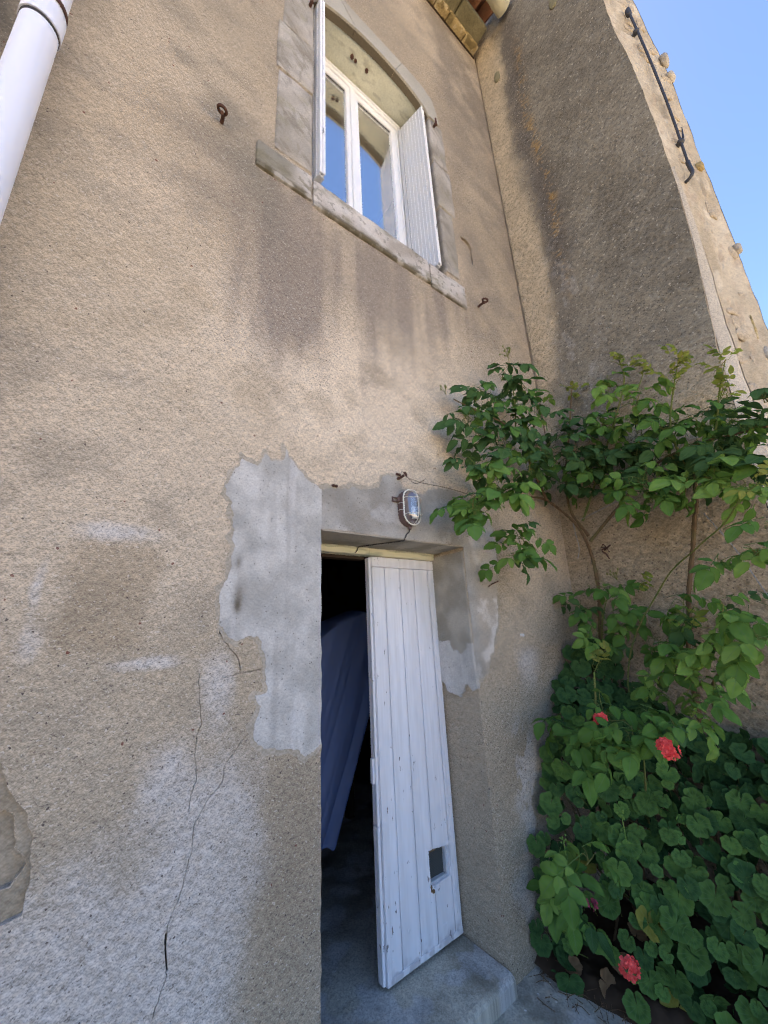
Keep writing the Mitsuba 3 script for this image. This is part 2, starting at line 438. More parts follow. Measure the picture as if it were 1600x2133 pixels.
def tile_col(p, n, uv):
    x, y, z = p.x, p.y, p.z
    c = mix((0.20, 0.085, 0.05), (0.34, 0.17, 0.10), fbm(x * 14, y * 14, z * 14, 3))
    return mix(c, (0.12, 0.10, 0.08), smoothstep(0.55, 0.75, fbm(x * 5, y * 9, z * 9, 3)) * 0.6) * (0.85 + 0.3 * noise(x * 120, y * 120, z * 120))


def paint_col(p, n, uv):
    """White door paint, thin in vertical streaks, worn through in nicks."""
    x, y, z = p.x, p.y, p.z
    u = x + y
    s = fbm(u * 55, z * 1.6, 2.0, 3)
    m = fbm(u * 9, z * 2.5, 7.0, 3)
    c = mix((0.74, 0.735, 0.75), (0.80, 0.80, 0.82), smoothstep(0.3, 0.7, s))
    c = mix(c, (0.60, 0.61, 0.58), smoothstep(0.45, 0.75, m) * 0.5 * smoothstep(1.2, 1.9, z))
    nick = smoothstep(0.88, 0.93, noise(u * 75, z * 19, 3.0) * 0.74 + 0.36 * noise(u * 190, z * 60, 8.0) - 0.09 * smoothstep(1.31, 1.40, x) + 0.05 * (1 - smoothstep(0.2, 0.9, z)))
    c = mix(c, (0.165, 0.13, 0.135), nick * 0.85)
    c = mix(c, (0.40, 0.37, 0.38), (1 - smoothstep(0.03, 0.10, z)) * smoothstep(0.4, 0.65, fbm(u * 30, z * 30, 5.0, 2)) * 0.6)
    return c * (0.95 + 0.07 * noise(x * 90, y * 90, z * 12))


def paint_h(p, n, uv):
    u = p.x + p.y
    return 0.0005 * fbm(u * 60, p.z * 2.0, 2.0, 3) + 0.0005 * noise(u * 120, p.z * 26, 6.0)


def frame_col(p, n, uv):
    x, y, z = p.x, p.y, p.z
    c = mix((0.63, 0.60, 0.40), (0.74, 0.70, 0.50), fbm(x * 9, z * 30, y * 30, 3))
    c = mix(c, (0.36, 0.39, 0.27), smoothstep(0.48, 0.66, fbm(x * 7 + 4, z * 42, 2.0, 3)) * 0.75)
    c = mix(c, (0.16, 0.13, 0.06), smoothstep(2.012, 2.03, z + 0.02 * (fbm(x * 30, y * 9, 3.0, 3) - 0.5)) * 0.7)
    return c


def steel_blue(p, n, uv):
    c = mix((0.47, 0.485, 0.50), (0.53, 0.545, 0.56), fbm(p.x * 30, p.y * 30, p.z * 1.5, 2))
    return c


def plastic_col(p, n, uv):
    return mix((0.75, 0.765, 0.775), (0.80, 0.81, 0.82), fbm(p.x * 12, p.y * 12, p.z * 3, 2))


def pipe_col(p, n, uv):
    c = mix((0.70, 0.725, 0.82), (0.76, 0.78, 0.86), fbm(p.x * 9, p.y * 9, p.z * 1.4, 3))
    return mix(c, (0.52, 0.51, 0.49), smoothstep(0.45, 0.8, fbm(p.x * 26, p.y * 26, p.z * 0.8, 3)) * 0.22)


def gutter_col(p, n, uv):
    return mix((0.52, 0.50, 0.36), (0.62, 0.60, 0.44), fbm(p.x * 9, p.y * 14, p.z * 14, 3))


def rust_col(p, n, uv):
    return mix((0.045, 0.028, 0.022), (0.12, 0.055, 0.035), fbm(p.x * 70, p.y * 70, p.z * 50, 3))


def ground_col(p, n, uv):
    x, y = p.x, p.y
    m = fbm(x * 1.6, y * 1.6, 2.0, 4)
    g = noise(x * 160, y * 160, 4.0)
    c = mix((0.37, 0.345, 0.29), (0.52, 0.485, 0.41), smoothstep(0.3, 0.7, m))
    c = mix(c, (0.60, 0.575, 0.54), smoothstep(0.54, 0.66, fbm(x * 6, y * 6, 5.0, 4)) * 0.55)
    c = mix(c, (0.27, 0.27, 0.20), smoothstep(0.55, 0.7, fbm(x * 4 + 8, y * 4, 1.0, 3)) * 0.5)
    c = mix(c, (0.16, 0.145, 0.125), smoothstep(0.50, 0.74, fbm(x * 11 + 4, y * 11, 8.0, 4)) * 0.5)
    c = mix(c, (0.10, 0.085, 0.07), specks(x, y, 34, 0.10, 0.2) * 0.7)
    c = mix(c, (0.75, 0.73, 0.70), specks(x + 3, y + 1, 40, 0.04, 0.2) * 0.8)
    yard = mix((0.50, 0.445, 0.355), (0.58, 0.525, 0.425), fbm(x * 0.7, y * 0.7, 2.0, 3))
    c = mix(c, yard, smoothstep(2.6, 3.1, -y + 0.4 * m))
    return c * (0.82 + 0.36 * g)


def ground_h(p, n, uv):
    return 0.008 * fbm(p.x * 7, p.y * 7, 1.0, 3) + 0.002 * noise(p.x * 120, p.y * 120, 3.0)


def floor_col(p, n, uv):
    x, y = p.x, p.y
    c = mix((0.35, 0.32, 0.255), (0.52, 0.48, 0.39), smoothstep(0.35, 0.65, fbm(x * 4, y * 4, 2.0, 4)))
    return mix(c, (0.56, 0.55, 0.54), smoothstep(0.5, 0.66, fbm(x * 8 + 3, y * 8, 6.0, 3)) * 0.6) * (0.62 + 0.35 * noise(x * 140, y * 140, 1.0) + 0.3 * noise(x * 300, y * 300, 1.0)) * (1 - 0.25 * smoothstep(0.45, 0.75, fbm(x * 9, y * 9, 3.0, 4)))


def soil_col(p, n, uv):
    c = mix((0.035, 0.025, 0.018), (0.10, 0.065, 0.042), fbm(p.x * 25, p.y * 25, p.z * 25, 3))
    return c


def bark_col(p, n, uv):
    c = mix((0.10, 0.062, 0.035), (0.22, 0.15, 0.085), fbm(p.x * 60, p.y * 60, p.z * 18, 3))
    return mix(c, (0.13, 0.16, 0.06), smoothstep(0.5, 0.8, fbm(p.x * 15, p.y * 15, p.z * 9, 2)) * 0.5)


def cane_col(p, n, uv):
    return mix((0.11, 0.17, 0.045), (0.20, 0.17, 0.06), fbm(p.x * 18, p.y * 18, p.z * 12, 2))


def leaf_col(a, b, vein, tint):
    def f(p, n, uv):
        c = mix(a, b, smoothstep(0.25, 0.75, 0.6 * fbm(p.x * 9, p.y * 9, p.z * 9, 2) + 0.4 * noise(p.x * 40, p.y * 40, p.z * 40)))
        t = dr.abs(uv.x - 0.5) * 2
        v = uv.y * 9 - t * 2.4
        side = 1 - smoothstep(0.0, 0.20, dr.abs(v - dr.floor(v) - 0.5))
        mid = 1 - smoothstep(0.02, 0.10, t)
        c = mix(c, vein, dr.maximum(mid * 0.85, side * 0.45))
        return mix(c, tint, smoothstep(0.80, 1.0, t) * 0.35)
    return f


def leaf_h(p, n, uv):
    t = dr.abs(uv.x - 0.5) * 2
    v = uv.y * 9 - t * 2.4
    side = smoothstep(0.0, 0.5, dr.abs(v - dr.floor(v) - 0.5))
    return 0.0016 * side * (1 - smoothstep(0.0, 0.1, 0.1 - t))


def ger_col(a, b, ring, vein):
    def f(p, n, uv):
        c = mix(a, b, 0.6 * fbm(p.x * 8, p.y * 8, p.z * 8, 2) + 0.4 * noise(p.x * 45, p.y * 45, p.z * 45))
        c = mix(c, ring, dr.exp(-dr.square((uv.y - 0.56) / 0.15)) * 0.55)
        v = uv.x * 13.0
        ray = 1 - smoothstep(0.0, 0.10 + 0.1 * (1 - uv.y), dr.abs(v - dr.floor(v) - 0.5))
        c = mix(c, vein, ray * 0.5 * smoothstep(0.0, 0.3, uv.y))
        c = mix(c, vein, smoothstep(0.93, 1.0, uv.y) * 0.3)
        return c
    return f


def petal_col(p, n, uv):
    return mix((0.85, 0.06, 0.06), (0.92, 0.20, 0.17), fbm(p.x * 90, p.y * 90, p.z * 90, 2))


def tarp_col(p, n, uv):
    return mix((0.14, 0.195, 0.37), (0.18, 0.24, 0.44), fbm(p.x * 5, p.y * 5, p.z * 5, 3))


def tarp_h(p, n, uv):
    return 0.004 * fbm(uv.x * 40, uv.y * 3, 1.0, 3)


def solid(name, col, rough=0.8, h=None, spec=0.3, metallic=0.0, eps=1e-3, **kw):
    b = {'type': 'principled', 'base_color': proc(col) if callable(col) else {'type': 'rgb', 'value': list(col)}, 'roughness': rough, 'specular': spec, 'metallic': metallic, **kw}
    if h is not None:
        b = {'type': 'bumpmap', 'height': proc(h, eps), 'scale': 1.0, 'bsdf': b}
    scene[name] = {'type': 'twosided', 'bsdf': b}


def rough_diffuse(name, col, h=None, eps=1e-3):
    b = {'type': 'diffuse', 'reflectance': proc(col)}
    if h is not None:
        b = {'type': 'bumpmap', 'height': proc(h, eps), 'scale': 1.0, 'bsdf': b}
    scene[name] = {'type': 'twosided', 'bsdf': b}


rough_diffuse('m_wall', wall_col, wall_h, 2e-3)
rough_diffuse('m_cement', cement_col, cement_h, 2e-3)
rough_diffuse('m_lintel', lintel_col, cement_h, 2e-3)
rough_diffuse('m_cement_dark', cement_dark_col, cement_h, 2e-3)
rough_diffuse('m_wing', wing_col, wing_h, 3e-3)
rough_diffuse('m_end', end_col)
rough_diffuse('m_stone', stone_col, cement_h, 2e-3)
rough_diffuse('m_feather', lambda p, n, uv: mix((0.34, 0.295, 0.23), (0.47, 0.41, 0.325), fbm(p.x * 9, p.y * 9, p.z * 9, 3)) * (0.75 + 0.5 * noise(p.x * 150, p.y * 150, p.z * 150)))
rough_diffuse('m_fillet', lambda p, n, uv: mix((0.40, 0.355, 0.285), (0.53, 0.475, 0.39), fbm(p.x * 7, p.y * 7, p.z * 5, 3)) * (0.75 + 0.5 * noise(p.x * 140, p.y * 140, p.z * 140)))
rough_diffuse('m_rubble', lambda p, n, uv: mix((0.34, 0.28, 0.20), (0.52, 0.44, 0.33), fbm(p.x * 6, p.y * 6, p.z * 11, 2)) * (0.75 + 0.5 * noise(p.x * 90, p.y * 90, p.z * 90)))
solid('m_rail_glint', (0.77, 0.78, 0.80), 0.35, None, 0.4)  # white of the shutter edge rails and of the painted groove highlights
rough_diffuse('m_spall', lambda p, n, uv: mix((0.28, 0.235, 0.17), (0.42, 0.355, 0.265), fbm(p.x * 16, p.y * 16, p.z * 12, 3)) * (0.6 + 0.4 * noise(p.x * 120, p.y * 120, p.z * 120) + 0.4 * noise(p.x * 260, p.y * 260, p.z * 260)), lambda p, n, uv: 0.02 * fbm(p.x * 14, p.y * 14, p.z * 10, 4), 2e-3)
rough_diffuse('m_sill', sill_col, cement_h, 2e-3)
rough_diffuse('m_arch', arch_col)
rough_diffuse('m_soffit', soffit_col)
rough_diffuse('m_cornice', cornice_col)
rough_diffuse('m_cornice_dark', cornice2_col)
rough_diffuse('m_tile', tile_col)
solid('m_paint', paint_col, 0.42, paint_h, 0.4)
solid('m_frame', frame_col, 0.6)
solid('m_shutter', steel_blue, 0.40, None, 0.4)
solid('m_plastic', plastic_col, 0.3, None, 0.5)
solid('m_pipe', pipe_col, 0.33, None, 0.45)
solid('m_gutter', gutter_col, 0.4, None, 0.4)
solid('m_rust', rust_col, 0.75)
solid('m_iron', (0.035, 0.036, 0.042), 0.55, None, 0.5)
solid('m_brown_plastic', lambda p, n, uv: mix((0.085, 0.05, 0.045), (0.15, 0.10, 0.085), fbm(p.x * 40, p.y * 40, p.z * 30, 2)), 0.5)
solid('m_cage', lambda p, n, uv: mix((0.62, 0.60, 0.52), (0.72, 0.70, 0.63), fbm(p.x * 60, p.y * 60, p.z * 60, 2)), 0.4)
solid('m_cable', (0.03, 0.026, 0.024), 0.5)
solid('m_string', (0.30, 0.31, 0.30), 0.6)
solid('m_cap', (0.8, 0.8, 0.8), 0.4)
rough_diffuse('m_ground', ground_col, ground_h, 3e-3)
rough_diffuse('m_floor', floor_col, ground_h, 3e-3)
rough_diffuse('m_soil', soil_col)
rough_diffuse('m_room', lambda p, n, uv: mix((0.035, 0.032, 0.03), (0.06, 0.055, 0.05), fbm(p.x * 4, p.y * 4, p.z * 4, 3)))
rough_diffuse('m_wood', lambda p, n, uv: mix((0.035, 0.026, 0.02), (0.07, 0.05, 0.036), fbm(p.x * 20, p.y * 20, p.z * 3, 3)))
rough_diffuse('m_board', lambda p, n, uv: mix((0.05, 0.056, 0.054), (0.08, 0.088, 0.085), smoothstep(0.3, 0.7, 0.5 + 0.5 * dr.sin(p.z * 900))))
rough_diffuse('m_bark', bark_col)
rough_diffuse('m_cane', cane_col)
rough_diffuse('m_litter', lambda p, n, uv: mix((0.10, 0.06, 0.035), (0.20, 0.125, 0.07), noise(p.x * 30, p.y * 30, p.z * 30)))
solid('m_tarp', tarp_col, 0.55, tarp_h, 0.35)
scene['m_pane'] = {'type': 'thindielectric', 'int_ior': 5.0}
scene['m_glass'] = {'type': 'thindielectric', 'int_ior': 2.0}


def leafy(name, col, rough=0.42, trans=0.5, h=None):
    b = {'type': 'principledthin', 'base_color': proc(col), 'roughness': rough, 'diff_trans': trans, 'eta': 1.45}
    if h is not None:
        b = {'type': 'bumpmap', 'height': proc(h, 2e-3), 'scale': 1.0, 'bsdf': b}
    scene[name] = b


leafy('m_leaf_dark', leaf_col((0.052, 0.112, 0.036), (0.080, 0.152, 0.052), (0.085, 0.145, 0.06), (0.03, 0.06, 0.02)), 0.30, 0.35)
leafy('m_leaf_mid', leaf_col((0.090, 0.190, 0.036), (0.130, 0.245, 0.056), (0.12, 0.21, 0.07), (0.05, 0.09, 0.02)), 0.32, 0.5)
leafy('m_leaf_light', leaf_col((0.165, 0.300, 0.050), (0.235, 0.375, 0.09), (0.19, 0.30, 0.10), (0.08, 0.13, 0.03)), 0.34, 0.65)
leafy('m_leaf_young', leaf_col((0.22, 0.29, 0.05), (0.30, 0.31, 0.07), (0.24, 0.28, 0.10), (0.20, 0.09, 0.035)), 0.42, 0.8)
leafy('m_geranium', ger_col((0.075, 0.155, 0.038), (0.115, 0.205, 0.054), (0.036, 0.085, 0.026), (0.12, 0.20, 0.085)), 0.5, 0.3)
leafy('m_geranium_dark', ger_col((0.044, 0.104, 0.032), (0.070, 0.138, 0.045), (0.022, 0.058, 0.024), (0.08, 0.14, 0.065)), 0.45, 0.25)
leafy('m_geranium_light', ger_col((0.11, 0.225, 0.048), (0.155, 0.275, 0.07), (0.065, 0.14, 0.040), (0.17, 0.28, 0.10)), 0.5, 0.45)
leafy('m_geranium_yellow', ger_col((0.25, 0.24, 0.045), (0.32, 0.28, 0.06), (0.20, 0.20, 0.04), (0.30, 0.28, 0.09)), 0.55, 0.4)
leafy('m_petal', petal_col, 0.5, 0.5)
leafy('m_petal_pink', lambda p, n, uv: mix((0.38, 0.06, 0.11), (0.50, 0.12, 0.17), noise(p.x * 90, p.y * 90, p.z * 90)), 0.5, 0.5)
leafy('m_dry_leaf', lambda p, n, uv: mix((0.20, 0.115, 0.06), (0.30, 0.19, 0.10), noise(p.x * 50, p.y * 50, p.z * 50)), 0.7, 0.3)

# ------------------------------------------------------------------ ground
def grid_sheet(x0, x1, y0, y1, nx, ny, zf):
    xs, ys = np.linspace(x0, x1, nx), np.linspace(y0, y1, ny)
    X, Y = np.meshgrid(xs, ys, indexing='ij')
    v = np.stack([X, Y, zf(X, Y)], -1).reshape(-1, 3)
    i = (np.arange(nx - 1)[:, None] * ny + np.arange(ny - 1)[None]).ravel()
    f = np.vstack([np.stack([i, i + ny, i + ny + 1], 1), np.stack([i, i + ny + 1, i + 1], 1)])
    return trimesh.Trimesh(v, f, process=False)


GZ = -0.075
near = grid_sheet(-4, 6, -4, 0.2, 160, 70, lambda X, Y: GZ + 0.012 * (meshkit.fbm(np.stack([X * 1.5, Y * 1.5, X * 0], -1), 3, 3) - 0.5))
far = cat_([bx(-300, -4, -300, 300, GZ - 0.3, GZ - 0.004), bx(6, 300, -300, 300, GZ - 0.3, GZ - 0.004), bx(-4, 6, -300, -4, GZ - 0.3, GZ - 0.004), bx(-4, 6, 5.0, 300, GZ - 0.3, GZ - 0.004)])
put('ground', cat_([near, far]), 'm_ground', label='grey concrete yard at the foot of the house wall', kind='structure')

# ------------------------------------------------------------------ the house
HOUSE = thing('stone_house', 'weathered beige roughcast house with a white door below an arched window', 'house')


def part(name, mesh, m, parent=HOUSE, **k):
    return put(f'{parent}__{name}', mesh, m, **k)


XW = 3.02            # the wall runs on behind the side wing
DL, DR, DT = 0.82, 1.797, 2.012
door_out = np.vstack([jag([(DL, -0.4), (DL, DT)], 0.006, 0.014, 26, 3, False), jag([(DL, DT), (DR, DT - 0.004)], 0.005, 0.010, 40, 5, False)[1:], jag([(DR, DT - 0.004), (DR, -0.4)], 0.006, 0.016, 22, 8, False)[1:]])
door_hole = poly(door_out)
WL, WR, WS, SPR = 0.757, 1.955, 4.25, 6.215
arch = [(WL, SPR)] + [(WL + (WR - WL) * t, SPR + 0.215 * (1 - (2 * t - 1) ** 2) ** 0.62) for t in np.linspace(0.02, 0.98, 26)] + [(WR, SPR)]
win_open = poly([(WR, WS), (WL, WS)] + arch)
win_hole = win_open.buffer(0.006)
win_deep = sbox(WL - 0.006, WS - 0.006, WR + 0.006, 6.60)
cracks = [([(0.535, 1.226), (0.496, 1.181), (0.448, 1.12), (0.443, 1.083), (0.392, 1.023), (0.368, 0.989), (0.367, 0.914), (0.348, 0.836), (0.333, 0.779), (0.312, 0.722)], 0.0010, 1),
          ([(0.312, 0.722), (0.316, 0.686), (0.324, 0.642)], 0.0026, 2), ([(0.324, 0.642), (0.328, 0.624), (0.311, 0.581), (0.300, 0.55)], 0.0015, 3),
          ([(0.341, 1.433), (0.359, 1.277), (0.351, 1.232), (0.357, 1.103), (0.344, 1.05), (0.343, 1.017)], 0.0007, 4),
          ([(0.399, 1.60), (0.40, 1.566), (0.443, 1.51), (0.474, 1.47), (0.483, 1.426)], 0.0013, 5), ([(0.428, 1.411), (0.491, 1.42), (0.572, 1.428)], 0.0009, 6)]
cr = []
for pts, w, sd in cracks:
    q = jag(jag(pts, 0.008, 0.012, 30, sd, False), 0.004, 0.006, 90, sd + 40, False)
    wid = w * (0.35 + 1.3 * meshkit.fbm(np.stack([q[:, 0] * 30, q[:, 1] * 30, q[:, 0] * 0], 1), 2, sd))
    cr.append(shapely.union_all([LineString(q[i:i + 2]).buffer(wid[i], cap_style='square') for i in range(len(q) - 1)]))
cr = shapely.union_all(cr).simplify(0.0004)
spall = poly(jag([(-0.60, 1.30), (-0.131, 1.26), (-0.102, 1.198), (-0.055, 1.12), (-0.037, 1.073), (-0.031, 1.008), (-0.026, 0.936), (-0.029, 0.903), (-0.07, 0.890), (-0.25, 0.86), (-0.60, 0.90)], 0.010, 0.012, 30, 21))
spall2 = poly(jag([(-0.60, 1.17), (-0.115, 1.136), (-0.101, 1.141), (-0.085, 1.127), (-0.077, 1.095), (-0.072, 1.047), (-0.053, 1.021), (-0.040, 1.003), (-0.06, 0.97), (-0.14, 0.95), (-0.60, 0.95)], 0.010, 0.012, 34, 22)).intersection(spall.buffer(-0.004))
flake = poly(jag([(2.20, 4.88), (2.30, 4.90), (2.36, 4.82), (2.34, 4.62), (2.31, 4.66), (2.25, 4.80)], 0.015, 0.02, 20, 31))
sheet = sbox(-6.0, -0.45, XW + 0.03, 8.86)
walls = [extrude_xz(sheet.difference(door_hole).difference(win_hole).difference(cr).difference(spall).difference(flake), 0.0, 0.02),
         extrude_xz(sheet.difference(door_hole).difference(win_hole).difference(cr).difference(spall2), 0.020, 0.045),
         extrude_xz(sheet.difference(door_hole).difference(win_hole), 0.045, 0.058),
         extrude_xz(sheet.difference(door_hole).difference(win_deep), 0.058, 0.34)]
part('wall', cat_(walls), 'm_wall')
part('spalled_render', extrude_xz(spall.difference(spall2.buffer(0.002)).buffer(-0.001), 0.0185, 0.0215), 'm_spall', label='flaked hollow in the render at the lower left')
part('spalled_render', extrude_xz(spall2.buffer(-0.001), 0.0435, 0.0455), 'm_spall')
# the shell behind: side and rear walls, floors and roof
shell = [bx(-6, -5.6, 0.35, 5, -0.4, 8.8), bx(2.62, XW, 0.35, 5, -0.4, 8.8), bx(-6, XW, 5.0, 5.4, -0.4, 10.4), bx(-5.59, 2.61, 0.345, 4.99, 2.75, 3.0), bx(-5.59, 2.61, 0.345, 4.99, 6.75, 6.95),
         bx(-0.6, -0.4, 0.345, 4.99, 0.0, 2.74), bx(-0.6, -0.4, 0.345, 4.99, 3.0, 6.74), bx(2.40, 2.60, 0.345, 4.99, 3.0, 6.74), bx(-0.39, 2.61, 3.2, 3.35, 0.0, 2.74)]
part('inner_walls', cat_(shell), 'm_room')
put('floor', bx(-5.59, 2.61, 0.30, 4.98, -0.35, 0.0), 'm_floor', label='bare concrete floor just inside the open doorway', kind='structure')

# cement patches round the door: thin coats lying on the roughcast
patch = [(0.83, 2.014), (0.83, 2.21), (0.756, 2.233), (0.692, 2.292), (0.655, 2.33), (0.637, 2.365), (0.625, 2.315), (0.595, 2.310), (0.560, 2.305), (0.537, 2.325), (0.508, 2.252), (0.47, 2.268), (0.44, 2.275), (0.412, 2.217), (0.386, 2.135), (0.410, 2.08), (0.424, 2.029), (0.429, 1.885), (0.423, 1.793), (0.403, 1.74),
         (0.397, 1.704), (0.394, 1.65), (0.401, 1.60), (0.427, 1.553), (0.472, 1.532), (0.50, 1.548), (0.542, 1.540), (0.567, 1.507), (0.583, 1.433), (0.588, 1.36), (0.580, 1.338), (0.545, 1.337), (0.552, 1.31), (0.566, 1.292), (0.544, 1.227), (0.541, 1.20), (0.557, 1.175), (0.601, 1.148), (0.678, 1.137), (0.715, 1.118), (0.742, 1.093), (0.774, 1.106), (0.83, 1.125)]
pj = poly(jag(jag(patch, 0.012, 0.009, 28, 41), 0.007, 0.006, 85, 42)).buffer(0.0015).buffer(-0.0015)
lint = [(0.78, 2.20), (0.86, 2.215), (0.933, 2.236), (1.076, 2.252), (1.165, 2.275), (1.195, 2.345), (1.236, 2.366), (1.310, 2.365), (1.335, 2.305), (1.45, 2.29), (1.542, 2.321), (1.62, 2.355), (1.701, 2.372), (1.831, 2.356), (1.93, 2.33), (2.012, 2.302), (2.07, 2.24), (2.10, 2.18), (2.13, 2.083),
        (2.120, 1.99), (2.111, 1.938), (2.085, 1.84), (2.066, 1.744), (2.06, 1.64), (2.036, 1.533), (2.00, 1.46), (1.985, 1.413), (1.94, 1.37), (1.905, 1.30), (1.86, 1.255), (1.76, 1.225), (1.76, 1.96), (0.78, 1.96)]
lj = poly(jag(jag(lint, 0.014, 0.009, 28, 43), 0.008, 0.006, 85, 44)).buffer(0.0015).buffer(-0.0015)
keep = door_hole.buffer(0.0012)
wide = pj.union(lj).buffer(0.016, join_style='round')
feather = poly(jag(np.array(wide.exterior.coords)[:-1], 0.022, 0.008, 30, 47)).union(pj.buffer(0.004)).union(lj.buffer(0.004))
part('cement_feather', extrude_xz(feather.difference(keep).simplify(0.0008), -0.0008, 0.004), 'm_feather', label='darker feathered edge of the cement patch')
part('cement_patch', extrude_xz(pj.union(sbox(0.79, 2.02, 0.9, 2.1)).difference(keep).difference(sbox(0.8215, 2.0, 5, 5)).simplify(0.0006), -0.0032, 0.004), 'm_cement', label='pale bluish cement patch left of the door')
part('lintel_patch', extrude_xz(lj.difference(keep).difference(sbox(0, 1, 0.8215, 3)).simplify(0.0006), -0.0028, 0.004), 'm_lintel', label='grey cement band over the door and down its right side')
# inside of the opening: soffit and right jamb
part('door_soffit', extrude_yz(Polygon([(0.0015, DT - 0.007), (0.30, DT - 0.011), (0.30, DT + 0.05), (0.0015, DT + 0.05)]), DL + 0.006, DR - 0.006), 'm_cement_dark')
ragged = [(0.286 - t * 0.282, 1.405 + 0.035 * math.sin(t * 7.0) + 0.012 * math.sin(t * 23.0)) for t in np.linspace(0, 1, 24)]
rv = poly(np.vstack([[(0.006, 1.98), (0.286, 1.98)], jag(ragged, 0.012, 0.006, 45, 51, False)]))
part('jamb_patch', extrude_yz(rv.buffer(0), DR - 0.013, DR + 0.01), 'm_cement_dark', label='dark grey cement on the upper right door jamb')
low_edge = [(0.286 - t * 0.282, 1.185 + 0.030 * math.sin(t * 8.0 + 1.0) + 0.012 * math.sin(t * 19.0)) for t in np.linspace(0, 1, 24)]
rv2 = poly(np.vstack([jag(ragged, 0.012, 0.006, 45, 51, False)[::-1] + [0, 0.022], jag(low_edge, 0.016, 0.006, 45, 53, False)]))
part('jamb_patch', extrude_yz(rv2.buffer(0), DR - 0.016, DR + 0.01), 'm_cement', label='pale ragged cement patch low on the right door jamb')

# threshold
prof = [(0.34, -0.30), (0.34, 0.004), (0.05, 0.003), (-0.012, 0.0), (-0.028, -0.006), (-0.037, -0.018), (-0.045, -0.30)]
th = extrude_yz(Polygon(prof), 0.60, DR - 0.004)
v, f = trimesh.remesh.subdivide_to_size(th.vertices, th.faces, 0.03, max_iter=9)
v = v + (np.stack([meshkit.fbm(v * 8 + 7 * k, 4, k) for k in range(3)], 1) - 0.5) * np.array([0.0, 0.007, 0.010]) * (np.clip((0.15 - v[:, 1]) / 0.1, 0, 1)[:, None])
put('doorstep', trimesh.Trimesh(v, f, process=False), 'm_floor', smooth=35, label='worn concrete doorstep with a rounded edge under the white door', cat='doorstep')

# ------------------------------------------------------------------ door
DOOR = f'{HOUSE}__door'
D0, D1 = 0.268, 0.303
info(DOOR, 'right leaf of the plank door, painted white and chipped')
edges = [1.292, 1.383, 1.500, 1.613, 1.735, 1.788]
hole = affinity.rotate(poly(jag([(1.584, 0.277), (1.726, 0.284), (1.728, 0.418), (1.586, 0.432)], 0.004, 0.012, 60, 61)), 0)
for i in range(5):
    a, b = edges[i] + 0.0017, edges[i + 1] - 0.0017
    zb = 0.018 + 0.004 * (i % 2)
    board = sbox(a, zb, b, 1.897).difference(hole)
    m = extrude_xz(board, D0 + 0.0075, D1)
    face = extrude_xz(sbox(a + 0.0018, zb, b - 0.0018, 1.897).difference(hole), D0, D0 + 0.007)
    put(f'{DOOR}__plank', cat_([m, face]), 'm_paint')
put(f'{DOOR}__top_rail', bx(1.290, 1.789, D0 - 0.004, D1, 1.8995, 1.958, 0.003), 'm_paint')
put(f'{DOOR}__edge_strip', cat_([bx(1.274, 1.2905, D0 + 0.006, D1 + 0.012, 0.025, 0.62, 0.003), bx(1.275, 1.2905, D0 + 0.006, D1 + 0.012, 0.622, 1.952, 0.003)]), 'm_paint')
put(f'{DOOR}__edge_strip', bx(1.293, 1.318, D0 - 0.005, D0 - 0.0005, 0.022, 0.64, 0.002), 'm_paint')
put(f'{DOOR}__bottom_rail', bx(1.296, 1.786, D0 - 0.003, D0 - 0.0004, 0.020, 0.046, 0.001), 'm_paint')
put(f'{DOOR}__edge_bead', cat_([bx(1.752, 1.757, D0 - 0.002, D0 + 0.001, 0.45, 1.895), bx(1.766, 1.770, D0 - 0.002, D0 + 0.001, 0.05, 1.895)]), 'm_paint')
for nx_, nz_ in [(1.344, 1.705), (1.433, 1.702), (1.547, 1.696), (1.662, 1.702), (1.76, 1.70), (1.36, 1.44), (1.454, 1.443), (1.57, 1.44), (1.687, 1.435), (1.33, 0.10), (1.43, 0.17), (1.54, 0.235), (1.65, 0.24), (1.75, 0.21), (1.655, 0.10), (1.68, 0.10)]:
    put(f'{DOOR}__nail_head', ball((nx_, D0 + 0.0005, nz_), 0.0085, 1, (1, 1, 1)).apply_transform(np.diag([1, 1, 1, 1])) if False else trimesh.creation.cylinder(0.0072, height=0.004, sections=10, transform=trimesh.transformations.rotation_matrix(math.pi / 2, [1, 0, 0])).apply_translation((nx_, D0 - 0.0008, nz_)), 'm_paint')
put(f'{DOOR}__flap', bx(1.560, 1.750, D1 + 0.004, D1 + 0.012, 0.262, 0.445), 'm_board', label='grey ribbed flap behind the square hole low in the door')
put(f'{DOOR}__flap_frame', cat_([bx(1.714, 1.726, D0 + 0.012, D1 + 0.003, 0.290, 0.412, 0.002), bx(1.594, 1.7135, D0 + 0.012, D1 + 0.003, 0.279, 0.290, 0.002)]), 'm_shutter')
chips = [rock((1.62 + 0.012 * k, D0 - 0.0005, 0.268 - 0.005 * abs(k - 1)), (0.022, 0.006, 0.014), 70 + k, 1) for k in range(3)] + [rock((1.68, D0 - 0.001, 0.276), (0.06, 0.007, 0.016), 75, 2), rock((1.731, D0 - 0.001, 0.30), (0.012, 0.006, 0.05), 76, 2), rock((1.727, D0 - 0.001, 0.425), (0.02, 0.008, 0.02), 77, 2)]
for c_ in chips:
    put(f'{DOOR}__filler', c_, 'm_paint', smooth=True)
for c_ in (rock((1.602, D0 - 0.0005, 0.258), (0.020, 0.006, 0.018), 81, 2), rock((1.590, D0 + 0.001, 0.272), (0.010, 0.006, 0.03), 82, 2), rock((1.61, D0 + 0.001, 0.427), (0.05, 0.005, 0.008), 83, 2)):
    put(f'{DOOR}__bare_splinter', c_, 'm_bark', smooth=True)
